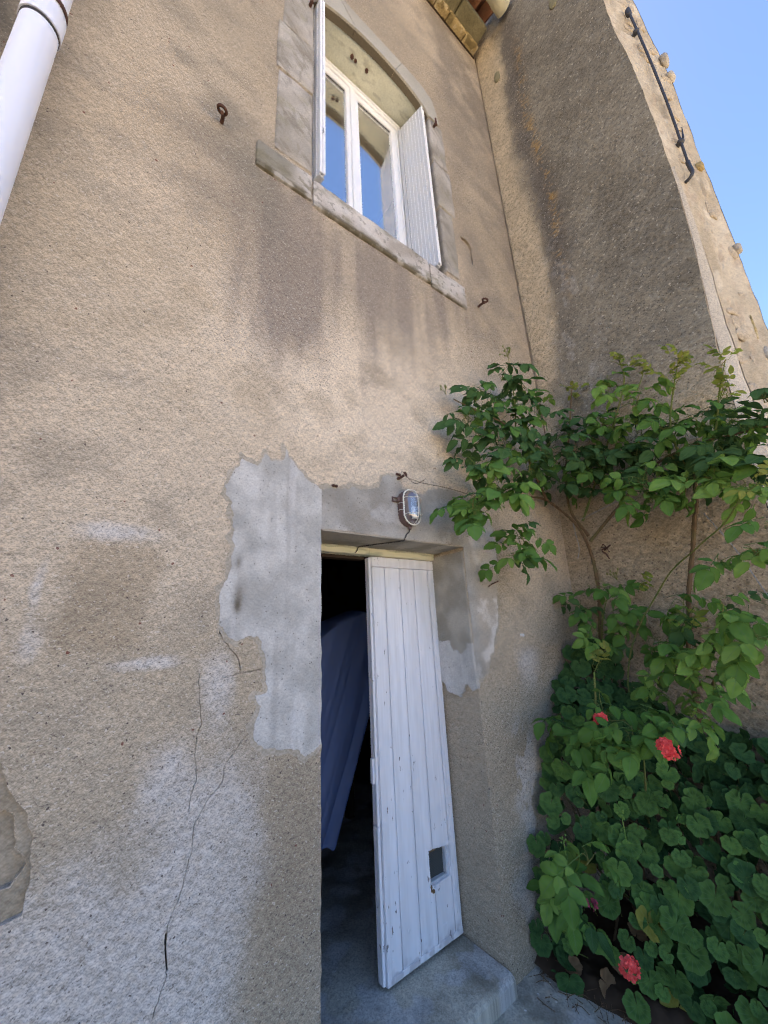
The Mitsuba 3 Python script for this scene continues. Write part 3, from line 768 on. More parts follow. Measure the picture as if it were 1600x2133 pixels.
put(f'{DOOR}__latch_plate', trimesh.creation.box((0.012, 0.02, 0.11)).apply_translation((1.268, D1 - 0.008, 0.86)), 'm_paint')
FRAME = f'{HOUSE}__door_frame'
info(FRAME, 'cream painted head beam over the door')
zt = DT - 0.0105
put(f'{FRAME}__head_beam', cat_([bx(DL + 0.008, 1.262, 0.243, 0.31, 1.962, zt, 0.003), bx(1.264, DR - 0.014, 0.243, 0.31, 1.962, zt, 0.003)]), 'm_frame')
put(f'{FRAME}__inner_head', bx(DL + 0.008, 1.27, 0.311, 0.37, 1.945, zt + 0.02), 'm_wood')
put(f'{FRAME}__mortar', cat_([rock((x_, 0.252 + 0.004 * math.sin(x_ * 60), zt + 0.001), (0.05 + 0.02 * math.sin(x_ * 33), 0.02, 0.012), int(x_ * 1000), 2) for x_ in np.arange(0.86, 1.76, 0.041)]), 'm_soffit', smooth=True, kind='stuff')

# ------------------------------------------------------------------ window surround
def jb(x0, x1, z0, z1, seed, y0=-0.014):
    part('jamb_stone', block(x0, x1, y0, 0.15, z0, z1, seed, 0.0035), 'm_stone', smooth=30)


jb(0.506, WL - 0.001, 4.302, 5.055, 1)
jb(0.492, WL + 0.001, 5.062, 5.575, 2, -0.019)
jb(0.520, WL - 0.001, 5.582, 6.22, 3, -0.012)
jb(WR + 0.001, 2.125, 4.30, 5.03, 4)
jb(WR - 0.001, 2.168, 5.037, 5.60, 5, -0.017)
jb(WR + 0.001, 2.145, 5.607, 6.20, 6)
inner = np.array(arch)
outer = np.array([(0.50, 6.225), (0.56, 6.46), (0.75, 6.60), (1.0, 6.635), (1.306, 6.625), (1.55, 6.62), (1.75, 6.615), (1.896, 6.595), (2.03, 6.52), (2.078, 6.372), (2.095, 6.212)])
def upto(P, t0, t1, n):
    s = np.r_[0, np.cumsum(np.linalg.norm(np.diff(P, axis=0), axis=1))]
    s /= s[-1]
    return np.stack([np.interp(np.linspace(t0, t1, n), s, P[:, k]) for k in range(2)], 1)
for i, (t0, t1) in enumerate(((0.0, 0.335), (0.338, 0.660), (0.663, 1.0))):
    a, b = upto(inner, t0, t1, 14), upto(outer, t0, t1, 14)
    ring = np.vstack([a, jag(b[::-1], 0.006, 0.05, 20, i, False)])
    part('arch_stone', extrude_xz(poly(ring), -0.012 - 0.001 * i, 0.06), 'm_arch')
# plaster soffit that falls from the arch to the straight head of the frame
n = 40
xs = np.linspace(WL + 0.001, WR - 0.001, n)
front = np.interp(xs, [p_[0] for p_ in arch], [p_[1] for p_ in arch]) + 0.012
rows = []
for t in np.linspace(0, 1, 9):
    zz = front * (1 - t) + (6.385) * t
    rows.append(np.stack([xs, np.full(n, 0.061 + t * 0.235), zz], 1))
v = np.vstack(rows + [rows[-1] + [0, 0.0, 0.35], rows[0] + [0, 0, 0.35]])
i = (np.arange(10)[:, None] * n + np.arange(n - 1)[None]).ravel()
f = np.vstack([np.stack([i, i + n, i + n + 1], 1), np.stack([i, i + n + 1, i + 1], 1)])
part('window_soffit', trimesh.Trimesh(v, f, process=False), 'm_soffit', smooth=40)
for x_, y_, r_ in ((1.203, 0.15, 0.016), (1.243, 0.155, 0.013), (1.36, 0.15, 0.015)):
    part('soffit_bolt', trimesh.creation.cylinder(r_, height=0.02, sections=12).apply_translation((x_, y_, float(np.interp(x_, xs, front)) * 0.6 + 6.385 * 0.4 - 0.006)), 'm_rust')
# right and left plastered reveals behind the jamb stones
part('window_reveal', cat_([bx(WL - 0.06, WL + 0.004, 0.151, 0.33, WS, 6.5), bx(WR - 0.004, WR + 0.06, 0.151, 0.33, WS, 6.5)]), 'm_soffit')
# sill of three stones
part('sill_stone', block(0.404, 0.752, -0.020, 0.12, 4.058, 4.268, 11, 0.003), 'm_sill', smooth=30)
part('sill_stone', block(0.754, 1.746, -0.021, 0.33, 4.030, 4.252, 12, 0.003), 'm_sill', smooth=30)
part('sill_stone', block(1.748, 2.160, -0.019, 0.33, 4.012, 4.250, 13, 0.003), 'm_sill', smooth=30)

# ------------------------------------------------------------------ window
WIN = f'{HOUSE}__window'
info(WIN, 'white casement window with two panes reflecting blue sky')
FX0, FX1, FY = 0.735, 1.862, 0.285
put(f'{WIN}__frame', cat_([bx(FX0, FX1, FY, FY + 0.06, 6.315, 6.372, 0.004), bx(FX0, FX1, FY + 0.004, FY + 0.06, 4.272, 4.33, 0.004), bx(FX0, FX0 + 0.05, FY + 0.002, FY + 0.06, 4.33, 6.315, 0.004), bx(FX1 - 0.05, FX1, FY + 0.002, FY + 0.06, 4.33, 6.315, 0.004)]), 'm_plastic')
put(f'{WIN}__frame', bx(FX0 + 0.01, FX1 - 0.01, FY - 0.012, FY - 0.001, 6.352, 6.369, 0.003), 'm_plastic')
for x0, x1 in ((0.787, 1.288), (1.292, 1.810)):
    put(f'{WIN}__casement', cat_([bx(x0, x0 + 0.066, FY + 0.012, FY + 0.055, 4.332, 6.312, 0.005), bx(x1 - 0.066, x1, FY + 0.012, FY + 0.055, 4.332, 6.312, 0.005), bx(x0 + 0.066, x1 - 0.066, FY + 0.012, FY + 0.055, 6.242, 6.312, 0.005), bx(x0 + 0.066, x1 - 0.066, FY + 0.012, FY + 0.055, 4.332, 4.405, 0.005)]), 'm_plastic')
    put(f'{WIN}__pane', bx(x0 + 0.064, x1 - 0.064, FY + 0.034, FY + 0.035, 4.403, 6.244).submesh([[k for k in range(12) if abs(trimesh.creation.box().face_normals[k][1] + 1) < 1e-6]], append=True), 'm_pane')
    put(f'{WIN}__pane', bx(x0 + 0.064, x1 - 0.064, FY + 0.048, FY + 0.049, 4.403, 6.244).submesh([[k for k in range(12) if abs(trimesh.creation.box().face_normals[k][1] + 1) < 1e-6]], append=True), 'm_pane')  # second sheet, added to strengthen the sky reflection
put(f'{WIN}__meeting_strip', bx(1.262, 1.322, FY - 0.002, FY + 0.0115, 4.334, 6.312, 0.004), 'm_plastic')
put(f'{WIN}__gasket', cat_([bx(0.8535, 1.2215, FY + 0.0285, FY + 0.0335, 6.236, 6.2415), bx(1.3585, 1.7435, FY + 0.0285, FY + 0.0335, 6.236, 6.2415)]), 'm_cable')


def shutter(key, label, hx, hy, ox, oy, side, z0, z1):
    """Two folded leaves standing in the reveal, hinge (hx, hy) to outer edge (ox, oy)."""
    info(key, label)
    d = np.array([ox - hx, oy - hy])
    L = np.linalg.norm(d)
    d /= L
    nrm = np.array([-d[1], d[0]]) * (1 if (-d[1]) * side > 0 else -1)     # towards the jamb
    def loc(s0, s1, t0, t1, za, zb, bev=0.002):
        m = bx(s0, s1, t0, t1, za, zb, bev)
        v = m.vertices
        xy = np.array([hx, hy]) + v[:, :1] * d + v[:, 1:2] * nrm
        m.vertices = np.stack([xy[:, 0], xy[:, 1], v[:, 2]], 1)
        m.fix_normals()
        return m
    nb = 7
    w = (L - 0.036) / nb
    for leaf, off in ((0, 0.0), (1, 0.024)):
        for k in range(nb):
            s = 0.036 + k * w
            put(f'{key}__board', loc(s + 0.0025, s + w - 0.0025, off + 0.004, off + 0.018, z0, z1, 0.0018), 'm_shutter')
            put(f'{key}__groove_glint', loc(s - 0.0024, s + 0.0024, off + 0.0020, off + 0.0185, z0 + 0.001, z1 - 0.001, 0.001), 'm_rail_glint')  # white strip standing in for the highlight on each board groove
    put(f'{key}__hinge_strip', loc(-0.006, 0.027, 0.002, 0.018, z0 + 0.02, z1 - 0.01), 'm_shutter')
    put(f'{key}__gap', loc(0.0275, 0.0345, 0.010, 0.017, z0 + 0.02, z1 - 0.01, 0.0005), 'm_cable')  # solid dark strip standing in for the shade between hinge strip and boards
    put(f'{key}__edge_rail', loc(L, L + 0.007, 0.0, 0.019, z0 + 0.004, z1 - 0.002), 'm_rail_glint')
    put(f'{key}__edge_rail', loc(L - 0.004, L + 0.004, 0.023, 0.043, z0, z1 - 0.02), 'm_rail_glint')
    put(f'{key}__foot_rail', loc(0.04, L - 0.01, -0.003, 0.041, z0 - 0.014, z0 - 0.001), 'm_shutter')
    for zz in (z0 + 0.28, z0 + 0.95, z0 + 1.62):
        put(f'{key}__hinge', cat_([loc(0.020, 0.044, -0.004, 0.0035, zz, zz + 0.055), loc(L - 0.03, L + 0.010, 0.0185, 0.0235, zz + 0.1, zz + 0.15)]), 'm_iron' if zz < z0 + 0.5 else 'm_shutter')
    return loc


loc = shutter(f'{HOUSE}__shutter', 'right grey-white board shutter, folded back into the reveal', 1.812, 0.262, 1.868, -0.004, 1, 4.335, 6.268)
put(f'{HOUSE}__shutter__latch', loc(0.02, 0.075, -0.05, -0.003, 4.545, 4.552), 'm_iron')
shutter(f'{HOUSE}__shutter_001', 'left grey-white board shutter, seen almost edge-on', 0.772, 0.262, 0.836, -0.022, -1, 4.335, 6.268)

# ------------------------------------------------------------------ cornice, eaves and gutter
r2 = random.Random(3)
x = XW
k = 0
while x > -5.5:
    w = r2.uniform(0.20, 0.34)
    part('cornice_stone', block(x - w, x - 0.008, -0.095 - r2.uniform(0, 0.012), 0.1, 8.560 + r2.uniform(-0.004, 0.01), 8.648, 100 + k, 0.006, 0.05), 'm_cornice', smooth=30)
    x -= w
    k += 1
x = XW
while x > -5.5:
    w = r2.uniform(0.28, 0.45)
    part('cornice_slab', block(x - w, x - 0.008, -0.250 - r2.uniform(0, 0.015), 0.1, 8.660, 8.735, 200 + k, 0.006, 0.06), 'm_cornice_dark', smooth=30)
    x -= w
    k += 1
part('cornice_bed', bx(-5.6, XW, -0.012, 0.1, 8.535, 8.558), 'm_wood')
a = np.linspace(0, np.pi, 9)
tile = np.vstack([np.stack([0.085 * np.cos(a), np.zeros(9), 0.06 * np.sin(a)], 1), np.stack([0.072 * np.cos(a), np.zeros(9), 0.045 * np.sin(a)], 1)])
tv = np.vstack([tile + [0, -0.40, 8.752], tile + [0, 0.1, 8.90]])
tf = []
for i in range(8):
    for q in ((i, i + 1, 19 + i, 18 + i), (9 + i, 27 + i, 28 + i, 10 + i), (i, 9 + i, 10 + i, i + 1)):
        tf += [[q[0], q[1], q[2]], [q[0], q[2], q[3]]]
tile_ply = mikit.ply(trimesh.Trimesh(tv, np.array(tf), process=False), 'm_tile', smooth=40)
for i in range(44):
    put(f'{HOUSE}__eave_tile', None, None, shape=tile_ply, to_world=T().translate([XW - 0.10 - i * 0.185, 0.02 * math.sin(i * 2.3), 0.006 * math.sin(i * 1.7)]))
part('roof', trimesh.Trimesh([(-6.1, -0.36, 8.84), (XW, -0.36, 8.84), (XW, 5.6, 10.6), (-6.1, 5.6, 10.6), (-6.1, -0.36, 8.90), (XW, -0.36, 8.90), (XW, 5.6, 10.7), (-6.1, 5.6, 10.7)], [[0, 2, 1], [0, 3, 2], [4, 5, 6], [4, 6, 7], [0, 1, 5], [0, 5, 4], [1, 2, 6], [1, 6, 5], [2, 3, 7], [2, 7, 6], [3, 0, 4], [3, 4, 7]], process=False), 'm_tile')
a = np.linspace(-0.12 * np.pi, 1.12 * np.pi, 25)
gp = np.stack([-0.480 + 0.088 * np.cos(a), 8.662 - 0.088 * np.sin(a)], 1)
gi = np.stack([-0.480 + 0.083 * np.cos(a), 8.662 - 0.083 * np.sin(a)], 1)
GUT = thing('roof_gutter', 'cream half-round plastic gutter under the eaves, ending at the side wing', 'gutter')
put(f'{GUT}__trough', extrude_yz(Polygon(np.vstack([gp, gi[::-1]])), -5.6, 2.99), 'm_gutter', smooth=30)
gp2 = np.stack([-0.480 + 0.094 * np.cos(a), 8.662 - 0.094 * np.sin(a)], 1)
put(f'{GUT}__end_cap', extrude_yz(Polygon(np.vstack([gp2])), 2.90, 3.03), 'm_gutter', smooth=30)

# ------------------------------------------------------------------ side wing: a wall standing out at a right angle, its end face turned
def xw(z):
    return np.interp(z, [0, 1.6, 2.2, 3.6], [3.02, 3.02, 3.04, 3.08])


def ye(z):
    return np.interp(z, [0, 2.35, 2.97, 3.47, 4.04, 4.59, 5.25, 6.03, 6.63, 7.07, 12], [-1.205, -1.212, -1.226, -1.254, -1.298, -1.322, -1.336, -1.330, -1.300, -1.300, -1.30])


def yf(z):
    return np.interp(z, [0, 3.51, 4.08, 4.98, 6.09, 7.4, 12], [-1.455, -1.465, -1.472, -1.482, -1.496, -1.462, -1.46])


def onend(z, s, o):
    A, B = np.array([xw(z), ye(z)]), np.array([3.5, yf(z)])
    e = (B - A) / np.linalg.norm(B - A)
    p_ = A + e * s + np.array([e[1], -e[0]]) * o
    return (p_[0], p_[1], z)
WING = thing('side_wing', 'tall side wall with a dark lichen crust, standing out from the house at right', 'wall')
zs = np.concatenate([np.arange(-0.4, 10.6, 0.05)])
ny = 40
vs = []
for z in zs:
    gap_ = 0.011 * meshkit.fbm(np.array([[z * 6.0, 3.0, 1.0]]), 3, 8)[0] * np.interp(z, [2.0, 2.8, 6.0, 7.5], [0.2, 1.0, 1.0, 0.2]) - 0.002
    ys = np.linspace(-gap_, ye(z), ny)
    edge = (meshkit.fbm(np.array([[z * 9, 1.0, 2.0]]), 3, 4)[0] - 0.5) * 0.012
    px = np.full(ny, xw(z)) + (meshkit.fbm(np.stack([ys * 2.2, np.full(ny, z * 2.2), ys * 0], 1), 3, 6) - 0.5) * 0.020 * np.clip(-ys / 0.2, 0, 1)
    ys = ys + edge * (np.linspace(0, 1, ny) > 0.99)
    vs.append(np.stack([px, ys, np.full(ny, z)], 1))
v = np.vstack(vs)
i = (np.arange(len(zs) - 1)[:, None] * ny + np.arange(ny - 1)[None]).ravel()
f = np.vstack([np.stack([i, i + ny + 1, i + 1], 1), np.stack([i, i + ny, i + ny + 1], 1)])
put(f'{WING}__wall', trimesh.Trimesh(v, f[:, ::-1], process=False), 'm_wing', smooth=30)
facev = np.array(vs)[:, -1]                      # the arris shared with the end face
me = 26
rows = []
for q, z in zip(facev, zs):
    t = np.concatenate([np.linspace(0, 1, me), [1.03, 1.10]])
    A, B = np.array([q[0], q[1]]), np.array([3.5, yf(z)])
    P = A + (B - A) * t[:, None]
    d = np.array([-(B - A)[1], (B - A)[0]])
    d /= -np.linalg.norm(d)
    nz = meshkit.fbm(np.stack([t * 5.0, np.full(len(t), z * 5.5), t * 0], 1), 4, 12) - 0.5
    nz2 = np.clip(meshkit.fbm(np.stack([t * 9.0, np.full(len(t), z * 4.0), t * 0 + 5], 1), 3, 15) - 0.60, 0, 1)
    w = np.clip(t / 0.25, 0, 1)
    # a smooth cement fillet along the arris, the rest rough
    P = P + d * ((nz * 0.026 - nz2 * 0.10) * w * (1 - 0.6 * np.clip((t - 0.85) / 0.15, 0, 1)))[:, None]
    P[-2] += (0.05, 0.03)
    P[-1] += (0.05, 0.25)
    rows.append(np.column_stack([P, np.full(len(t), z)]))
mm = me + 2
v = np.vstack(rows)
i = (np.arange(len(zs) - 1)[:, None] * mm + np.arange(mm - 1)[None]).ravel()
f = np.vstack([np.stack([i, i + mm + 1, i + 1], 1), np.stack([i, i + mm, i + mm + 1], 1)])
put(f'{WING}__end_face', trimesh.Trimesh(v, f[:, ::-1], process=False), 'm_end', smooth=25, label='pale rough end face of the side wall')
core = np.array([(3.10, 0.3), (3.10, -1.16), (3.52, -1.38), (4.6, -1.1), (4.6, 0.3)])
cm = trimesh.creation.extrude_polygon(Polygon(core), 11.0, engine='earcut').apply_translation((0, 0, -0.4))
put(f'{WING}__core', cm, 'm_end')
# smooth cement fillet down the arris
fil = []
for z in np.arange(-0.2, 4.9, 0.1):
    A, B = np.array([xw(z), ye(z)]), np.array([3.5, yf(z)])
    e = (B - A) / np.linalg.norm(B - A)
    nn = np.array([e[1], -e[0]])
    w = np.interp(z, [-0.2, 2.4, 3.1, 3.9, 4.8], [0.16, 0.16, 0.14, 0.10, 0.03]) + 0.03 * (meshkit.fbm(np.array([[z * 5, 0, 0]]), 3, 2)[0] - 0.5)
    for s, o in ((0.004, 0.004), (0.02, 0.012), (w * 0.7, 0.016), (w, 0.004), (w + 0.005, -0.03)):
        fil.append((*(A + e * s + nn * o), z))
fil = np.array(fil)
nz_ = len(fil) // 5
i = (np.arange(nz_ - 1)[:, None] * 5 + np.arange(4)[None]).ravel()
f = np.vstack([np.stack([i, i + 1, i + 6], 1), np.stack([i, i + 6, i + 5], 1)])
put(f'{WING}__fillet', trimesh.Trimesh(fil, f, process=False), 'm_fillet', smooth=40, label='smooth pale cement fillet along the corner')
for c, s, sd in (((3.49, -1.50, 6.34), (0.10, 0.06, 0.13), 1), ((3.485, -1.495, 6.10), (0.10, 0.06, 0.07), 2), ((3.40, -1.452, 4.93), (0.07, 0.06, 0.07), 3), ((3.49, -1.475, 4.12), (0.08, 0.05, 0.07), 4), ((3.38, -1.425, 5.62), (0.06, 0.03, 0.08), 5), ((3.40, -1.43, 5.28), (0.06, 0.03, 0.09), 6), ((3.40, -1.40, 3.42), (0.05, 0.04, 0.22), 7), ((3.43, -1.415, 3.2), (0.06, 0.04, 0.12), 8)):
    put(f'{WING}__stone', rock(c, s, sd, 2, 0.3), 'm_cornice' if sd in (3, 7) else 'm_stone', smooth=40)
rub = [mikit.ply(rock((0, 0, 0), (1, 1, 1), 300 + k, 2, 0.45), 'm_rubble', smooth=35) for k in range(5)]
rr_ = np.random.default_rng(17)
for k in range(44):
    z = rr_.uniform(2.2, 7.6)
    s_ = rr_.uniform(0.17, 0.40)
    c_ = onend(z, s_, -0.006)
    put(f'{WING}__rubble_stone', None, None, shape=rub[k % 5], to_world=T().translate(list(c_)).rotate([0, 0, 1], -21).rotate([0, 1, 0], rr_.uniform(-15, 15)).scale([rr_.uniform(0.06, 0.15), rr_.uniform(0.016, 0.032), rr_.uniform(0.05, 0.13)]))
for yy, zz in ((-0.218, 7.86), (-0.935, 7.84)):
    put(f'{WING}__pebble', rock((3.078, yy, zz), (0.03, 0.075, 0.16), int(-yy * 100), 2, 0.15), 'm_cornice_dark', smooth=True)

# ------------------------------------------------------------------ iron bar on the wing's end
BAR = thing('iron_bar', 'long black wrought iron bar held by two lugs on the wing end face', 'iron bar')
put(f'{BAR}__rod', tube([onend(z, s, 0.035) for z, s in ((6.95, 0.218), (6.25, 0.200), (5.55, 0.180), (4.86, 0.158))], 0.0105, 0.009, 8, 5), 'm_iron', smooth=40)
put(f'{BAR}__hook', tube([onend(4.87, 0.155, 0.035), onend(4.80, 0.15, 0.04), onend(4.72, 0.135, 0.05), onend(4.69, 0.125, 0.02), onend(4.70, 0.125, -0.03)], 0.015, 0.011, 8, 5), 'm_iron', smooth=40)
for z, s in ((6.62, 0.212), (5.10, 0.168)):
    put(f'{BAR}__lug', cat_([ball(onend(z, s, 0.03), 0.026, 2, (1, 1, 1.0)), tube([onend(z, s, -0.06), onend(z, s, 0.02)], 0.022, 0.018, 8, 2)]), 'm_iron', smooth=40)
put(f'{BAR}__spike', tube([onend(5.12, 0.175, 0.05), onend(5.24, 0.195, 0.055)], 0.008, 0.003, 6, 3), 'm_iron', smooth=40)
put(f'{BAR}__tip', cat_([rock(onend(6.93, 0.215, 0.032), (0.05, 0.045, 0.10), 9, 2, 0.2)]), 'm_iron', smooth=40)

# ------------------------------------------------------------------ iron fixings on the wall
def eye_bolt(label, x0, z0, x1, z1, out, r):
    k = thing('eye_bolt', label, 'eye bolt')
    put(f'{k}__shank', tube([(x0, 0.03, z0), (x0 + (x1 - x0) * 0.1, -out * 0.5, z0 + (z1 - z0) * 0.2), (x1, -out, z1 - r)], 0.0105, 0.009, 8, 4), 'm_rust', smooth=40)
    t = trimesh.creation.torus(major_radius=r, minor_radius=0.0075, major_sections=20, minor_sections=8)
    t.apply_transform(trimesh.transformations.rotation_matrix(math.radians(22), [1, 0.5, 0]))
    t.apply_translation((x1, -out, z1))
    put(f'{k}__ring', t, 'm_rust', smooth=True)


eye_bolt('rusty iron eye bolt in the wall left of the upper window', 0.218, 4.205, 0.205, 4.185, 0.070, 0.0215)
eye_bolt('rusty iron eye bolt in the wall under the right end of the window sill', 2.325, 4.150, 2.31, 4.14, 0.085, 0.0215)
for lab, x_, z_ in (('rusty hinge pin beside the top of the left shutter', 0.715, 6.06), ('rusty hinge pin on the jamb beside the right shutter', 2.005, 6.10)):
    k = thing('hinge_pin', lab, 'hinge pin')
    put(f'{k}__arm', tube([(x_, 0.01, z_), (x_ + 0.004, -0.05, z_)], 0.012, 0.012, 8, 3), 'm_rust', smooth=40)
    put(f'{k}__peg', tube([(x_ + 0.004, -0.048, z_ - 0.025), (x_ + 0.004, -0.048, z_ + 0.07)], 0.0105, 0.009, 8, 3), 'm_rust', smooth=40)
put('nail', tube([(1.983, 0.01, 1.76), (2.01, -0.025, 1.785), (2.04, -0.05, 1.80)], 0.0035, 0.004, 6, 4), 'm_rust', smooth=40, label='bent rusty nail sticking out of the plaster right of the door', cat='nail')
put('wall_plug', trimesh.creation.cylinder(0.009, height=0.03, sections=12, transform=trimesh.transformations.rotation_matrix(math.pi / 2, [1, 0, 0])).apply_translation((2.265, -0.006, 1.465)), 'm_cap', smooth=40, label='small white plastic wall plug between the door and the rose', cat='wall plug')
for x_, z_, lab in ((0.885, 2.238, 'pair of rusty screw stubs over the left end of the door lintel'), (1.30, 2.385, 'rusty screw stub left of the eyelet over the wall lamp')):
    k = thing('screw_stub', lab, 'screw')
    for o in (0, 0.016):
        put(f'{k}__head', rock((x_ + o, -0.006, z_), (0.016, 0.014, 0.014), int(x_ * 100 + o * 900), 1, 0.25), 'm_rust', smooth=True)
EYE_ = thing('wall_eyelet', 'rusty eyelet holding a twisted wire above the wall lamp', 'eyelet')
put(f'{EYE_}__pin', tube([(1.300, 0.01, 2.355), (1.318, -0.04, 2.368)], 0.008, 0.008, 7, 3), 'm_rust', smooth=40)
put(f'{EYE_}__ring', trimesh.creation.torus(0.011, 0.005, major_sections=14, minor_sections=6).apply_transform(trimesh.transformations.rotation_matrix(1.2, [1, 0.3, 0])).apply_translation((1.322, -0.05, 2.375)), 'm_rust', smooth=True)
WIRE = thing('tie_wire', 'rusty tie wire running from the eyelet to the rose leaves', 'wire')
put(f'{WIRE}__strand', tube([(1.318, -0.048, 2.37), (1.345, -0.05, 2.352), (1.368, -0.055, 2.35), (1.395, -0.055, 2.345), (1.45, -0.07, 2.335), (1.59, -0.12, 2.315), (1.72, -0.2, 2.262)], 0.0017, 0.0017, 5, 6), 'm_rust', smooth=40)
put(f'{WIRE}__strand', tube([(1.318, -0.05, 2.372), (1.335, -0.05, 2.358), (1.36, -0.05, 2.342), (1.385, -0.055, 2.328), (1.405, -0.055, 2.332), (1.44, -0.06, 2.352), (1.47, -0.06, 2.372)], 0.0017, 0.0015, 5, 6), 'm_rust', smooth=40)

# ------------------------------------------------------------------ wall lamp
LAMP = thing('wall_lamp', 'oval bulkhead lamp with a brown base and white wire cage above the door', 'lamp')
LX, LZ = 1.352, 2.183
def stadium(rx, rz, n=12):
    h = rz - rx
    a = np.linspace(0, np.pi, n)
    return np.vstack([np.stack([rx * np.cos(a), h + rx * np.sin(a)], 1), np.stack([rx * np.cos(a + np.pi), -h + rx * np.sin(a + np.pi)], 1)])
def loft_(rings):
    n = len(rings[0][0])
    v = np.vstack([np.column_stack([LX + q[:, 0], np.full(n, y_), LZ + q[:, 1]]) for q, y_ in rings])
    f = []
    for r_ in range(len(rings) - 1):
        for j in range(n):
            k_ = (j + 1) % n
            f += [[r_ * n + j, (r_ + 1) * n + k_, r_ * n + k_], [r_ * n + j, (r_ + 1) * n + j, (r_ + 1) * n + k_]]
    e = len(rings) - 1
    v = np.vstack([v, [[LX, rings[-1][1], LZ]]])
    f += [[e * n + j, len(v) - 1, e * n + (j + 1) % n] for j in range(n)]
    return trimesh.Trimesh(v, np.array(f)[:, ::-1], process=False)
put(f'{LAMP}__base', loft_([(stadium(0.060, 0.103), 0.0), (stadium(0.059, 0.102), -0.038), (stadium(0.055, 0.098), -0.043), (stadium(0.050, 0.094), -0.044)]), 'm_brown_plastic', smooth=30)
put(f'{LAMP}__glass', loft_([(stadium(0.051, 0.095), -0.046), (stadium(0.050, 0.094), -0.062), (stadium(0.045, 0.089), -0.078), (stadium(0.034, 0.078), -0.090), (stadium(0.016, 0.060), -0.096)]), 'm_glass', smooth=60)
ribs = [bx(LX + o - 0.0008, LX + o + 0.0008, -0.086, -0.080, LZ - 0.05, LZ + 0.05) for o in np.arange(-0.03, 0.031, 0.006)]
put(f'{LAMP}__glass_ribs', cat_(ribs), 'm_glass', kind='stuff')
put(f'{LAMP}__bulb', cat_([ball((LX + 0.005, -0.06, LZ + 0.012), 0.024, 2, (1, 0.8, 1.5)).apply_translation((0, -0.012, -LZ * 0.5)) if False else trimesh.creation.capsule(height=0.045, radius=0.012, count=[14, 10]).apply_translation((LX + 0.004, -0.058, LZ - 0.03))]), 'm_cap', smooth=True)
put(f'{LAMP}__socket', trimesh.creation.cylinder(0.016, height=0.03, sections=14).apply_translation((LX + 0.004, -0.064, LZ - 0.052)), 'm_cage', smooth=40)
put(f'{LAMP}__rim', tube([(LX + q[0], -0.052, LZ + q[1]) for q in np.vstack([stadium(0.058, 0.101, 10), stadium(0.058, 0.101, 10)[:1]])], 0.0042, 0.0042, 7, 2), 'm_cage', smooth=40)
for zz in (0.046, -0.046):
    put(f'{LAMP}__cage_wire', tube([(LX - 0.058, -0.053, LZ + zz), (LX - 0.045, -0.082, LZ + zz), (LX, -0.103, LZ + zz), (LX + 0.045, -0.082, LZ + zz), (LX + 0.058, -0.053, LZ + zz)], 0.0016, 0.0016, 6, 5), 'm_cage', smooth=40)
put(f'{LAMP}__cage_wire', tube([(LX, -0.053, LZ + 0.101), (LX, -0.088, LZ + 0.082), (LX, -0.104, LZ + 0.04), (LX, -0.104, LZ - 0.04), (LX, -0.088, LZ - 0.082), (LX, -0.053, LZ - 0.101)], 0.0019, 0.0019, 6, 5), 'm_cage', smooth=40)
put(f'{LAMP}__lug', cat_([bx(LX - 0.098, LX - 0.056, -0.012, -0.001, LZ + 0.030, LZ + 0.037, 0.001), bx(LX - 0.098, LX - 0.056, -0.012, -0.001, LZ + 0.052, LZ + 0.059, 0.001), bx(LX - 0.100, LX - 0.094, -0.012, -0.001, LZ + 0.030, LZ + 0.059, 0.001), bx(LX - 0.075, LX - 0.056, -0.03, -0.012, LZ + 0.03, LZ + 0.055, 0.003)]), 'm_brown_plastic')
put(f'{LAMP}__clip', cat_([bx(LX - 0.0665, LX - 0.0595, -0.05, -0.012, LZ - 0.016, LZ + 0.016, 0.002)]), 'm_brown_plastic')
put(f'{LAMP}__clip_wire', cat_([tube([(LX - 0.060, -0.052, LZ + s), (LX - 0.070, -0.03, LZ + s * 0.95), (LX - 0.069, -0.022, LZ + s)], 0.0016, 0.0016, 5, 4) for s in (0.02, -0.02)]), 'm_cage', smooth=40)
put(f'{LAMP}__gland', trimesh.creation.cylinder(0.010, height=0.024, sections=12).apply_translation((LX, -0.022, LZ - 0.108)), 'm_brown_plastic', smooth=40)
CAB = thing('lamp_cable', 'thin dark cable from the lamp round the lintel to the door frame', 'cable')
zs_ = DT - 0.0125
put(f'{CAB}__cable', tube([(LX, -0.022, LZ - 0.115), (LX - 0.004, -0.018, LZ - 0.135), (LX - 0.018, -0.013, 2.035), (LX - 0.032, -0.010, 2.008), (LX - 0.040, 0.004, zs_), (LX - 0.10, 0.10, zs_), (LX - 0.165, 0.215, zs_), (LX - 0.172, 0.236, zs_ - 0.004), (LX - 0.175, 0.239, zs_ - 0.015), (LX - 0.19, 0.240, 1.965)], 0.0032, 0.0028, 6, 5), 'm_cable', smooth=40)

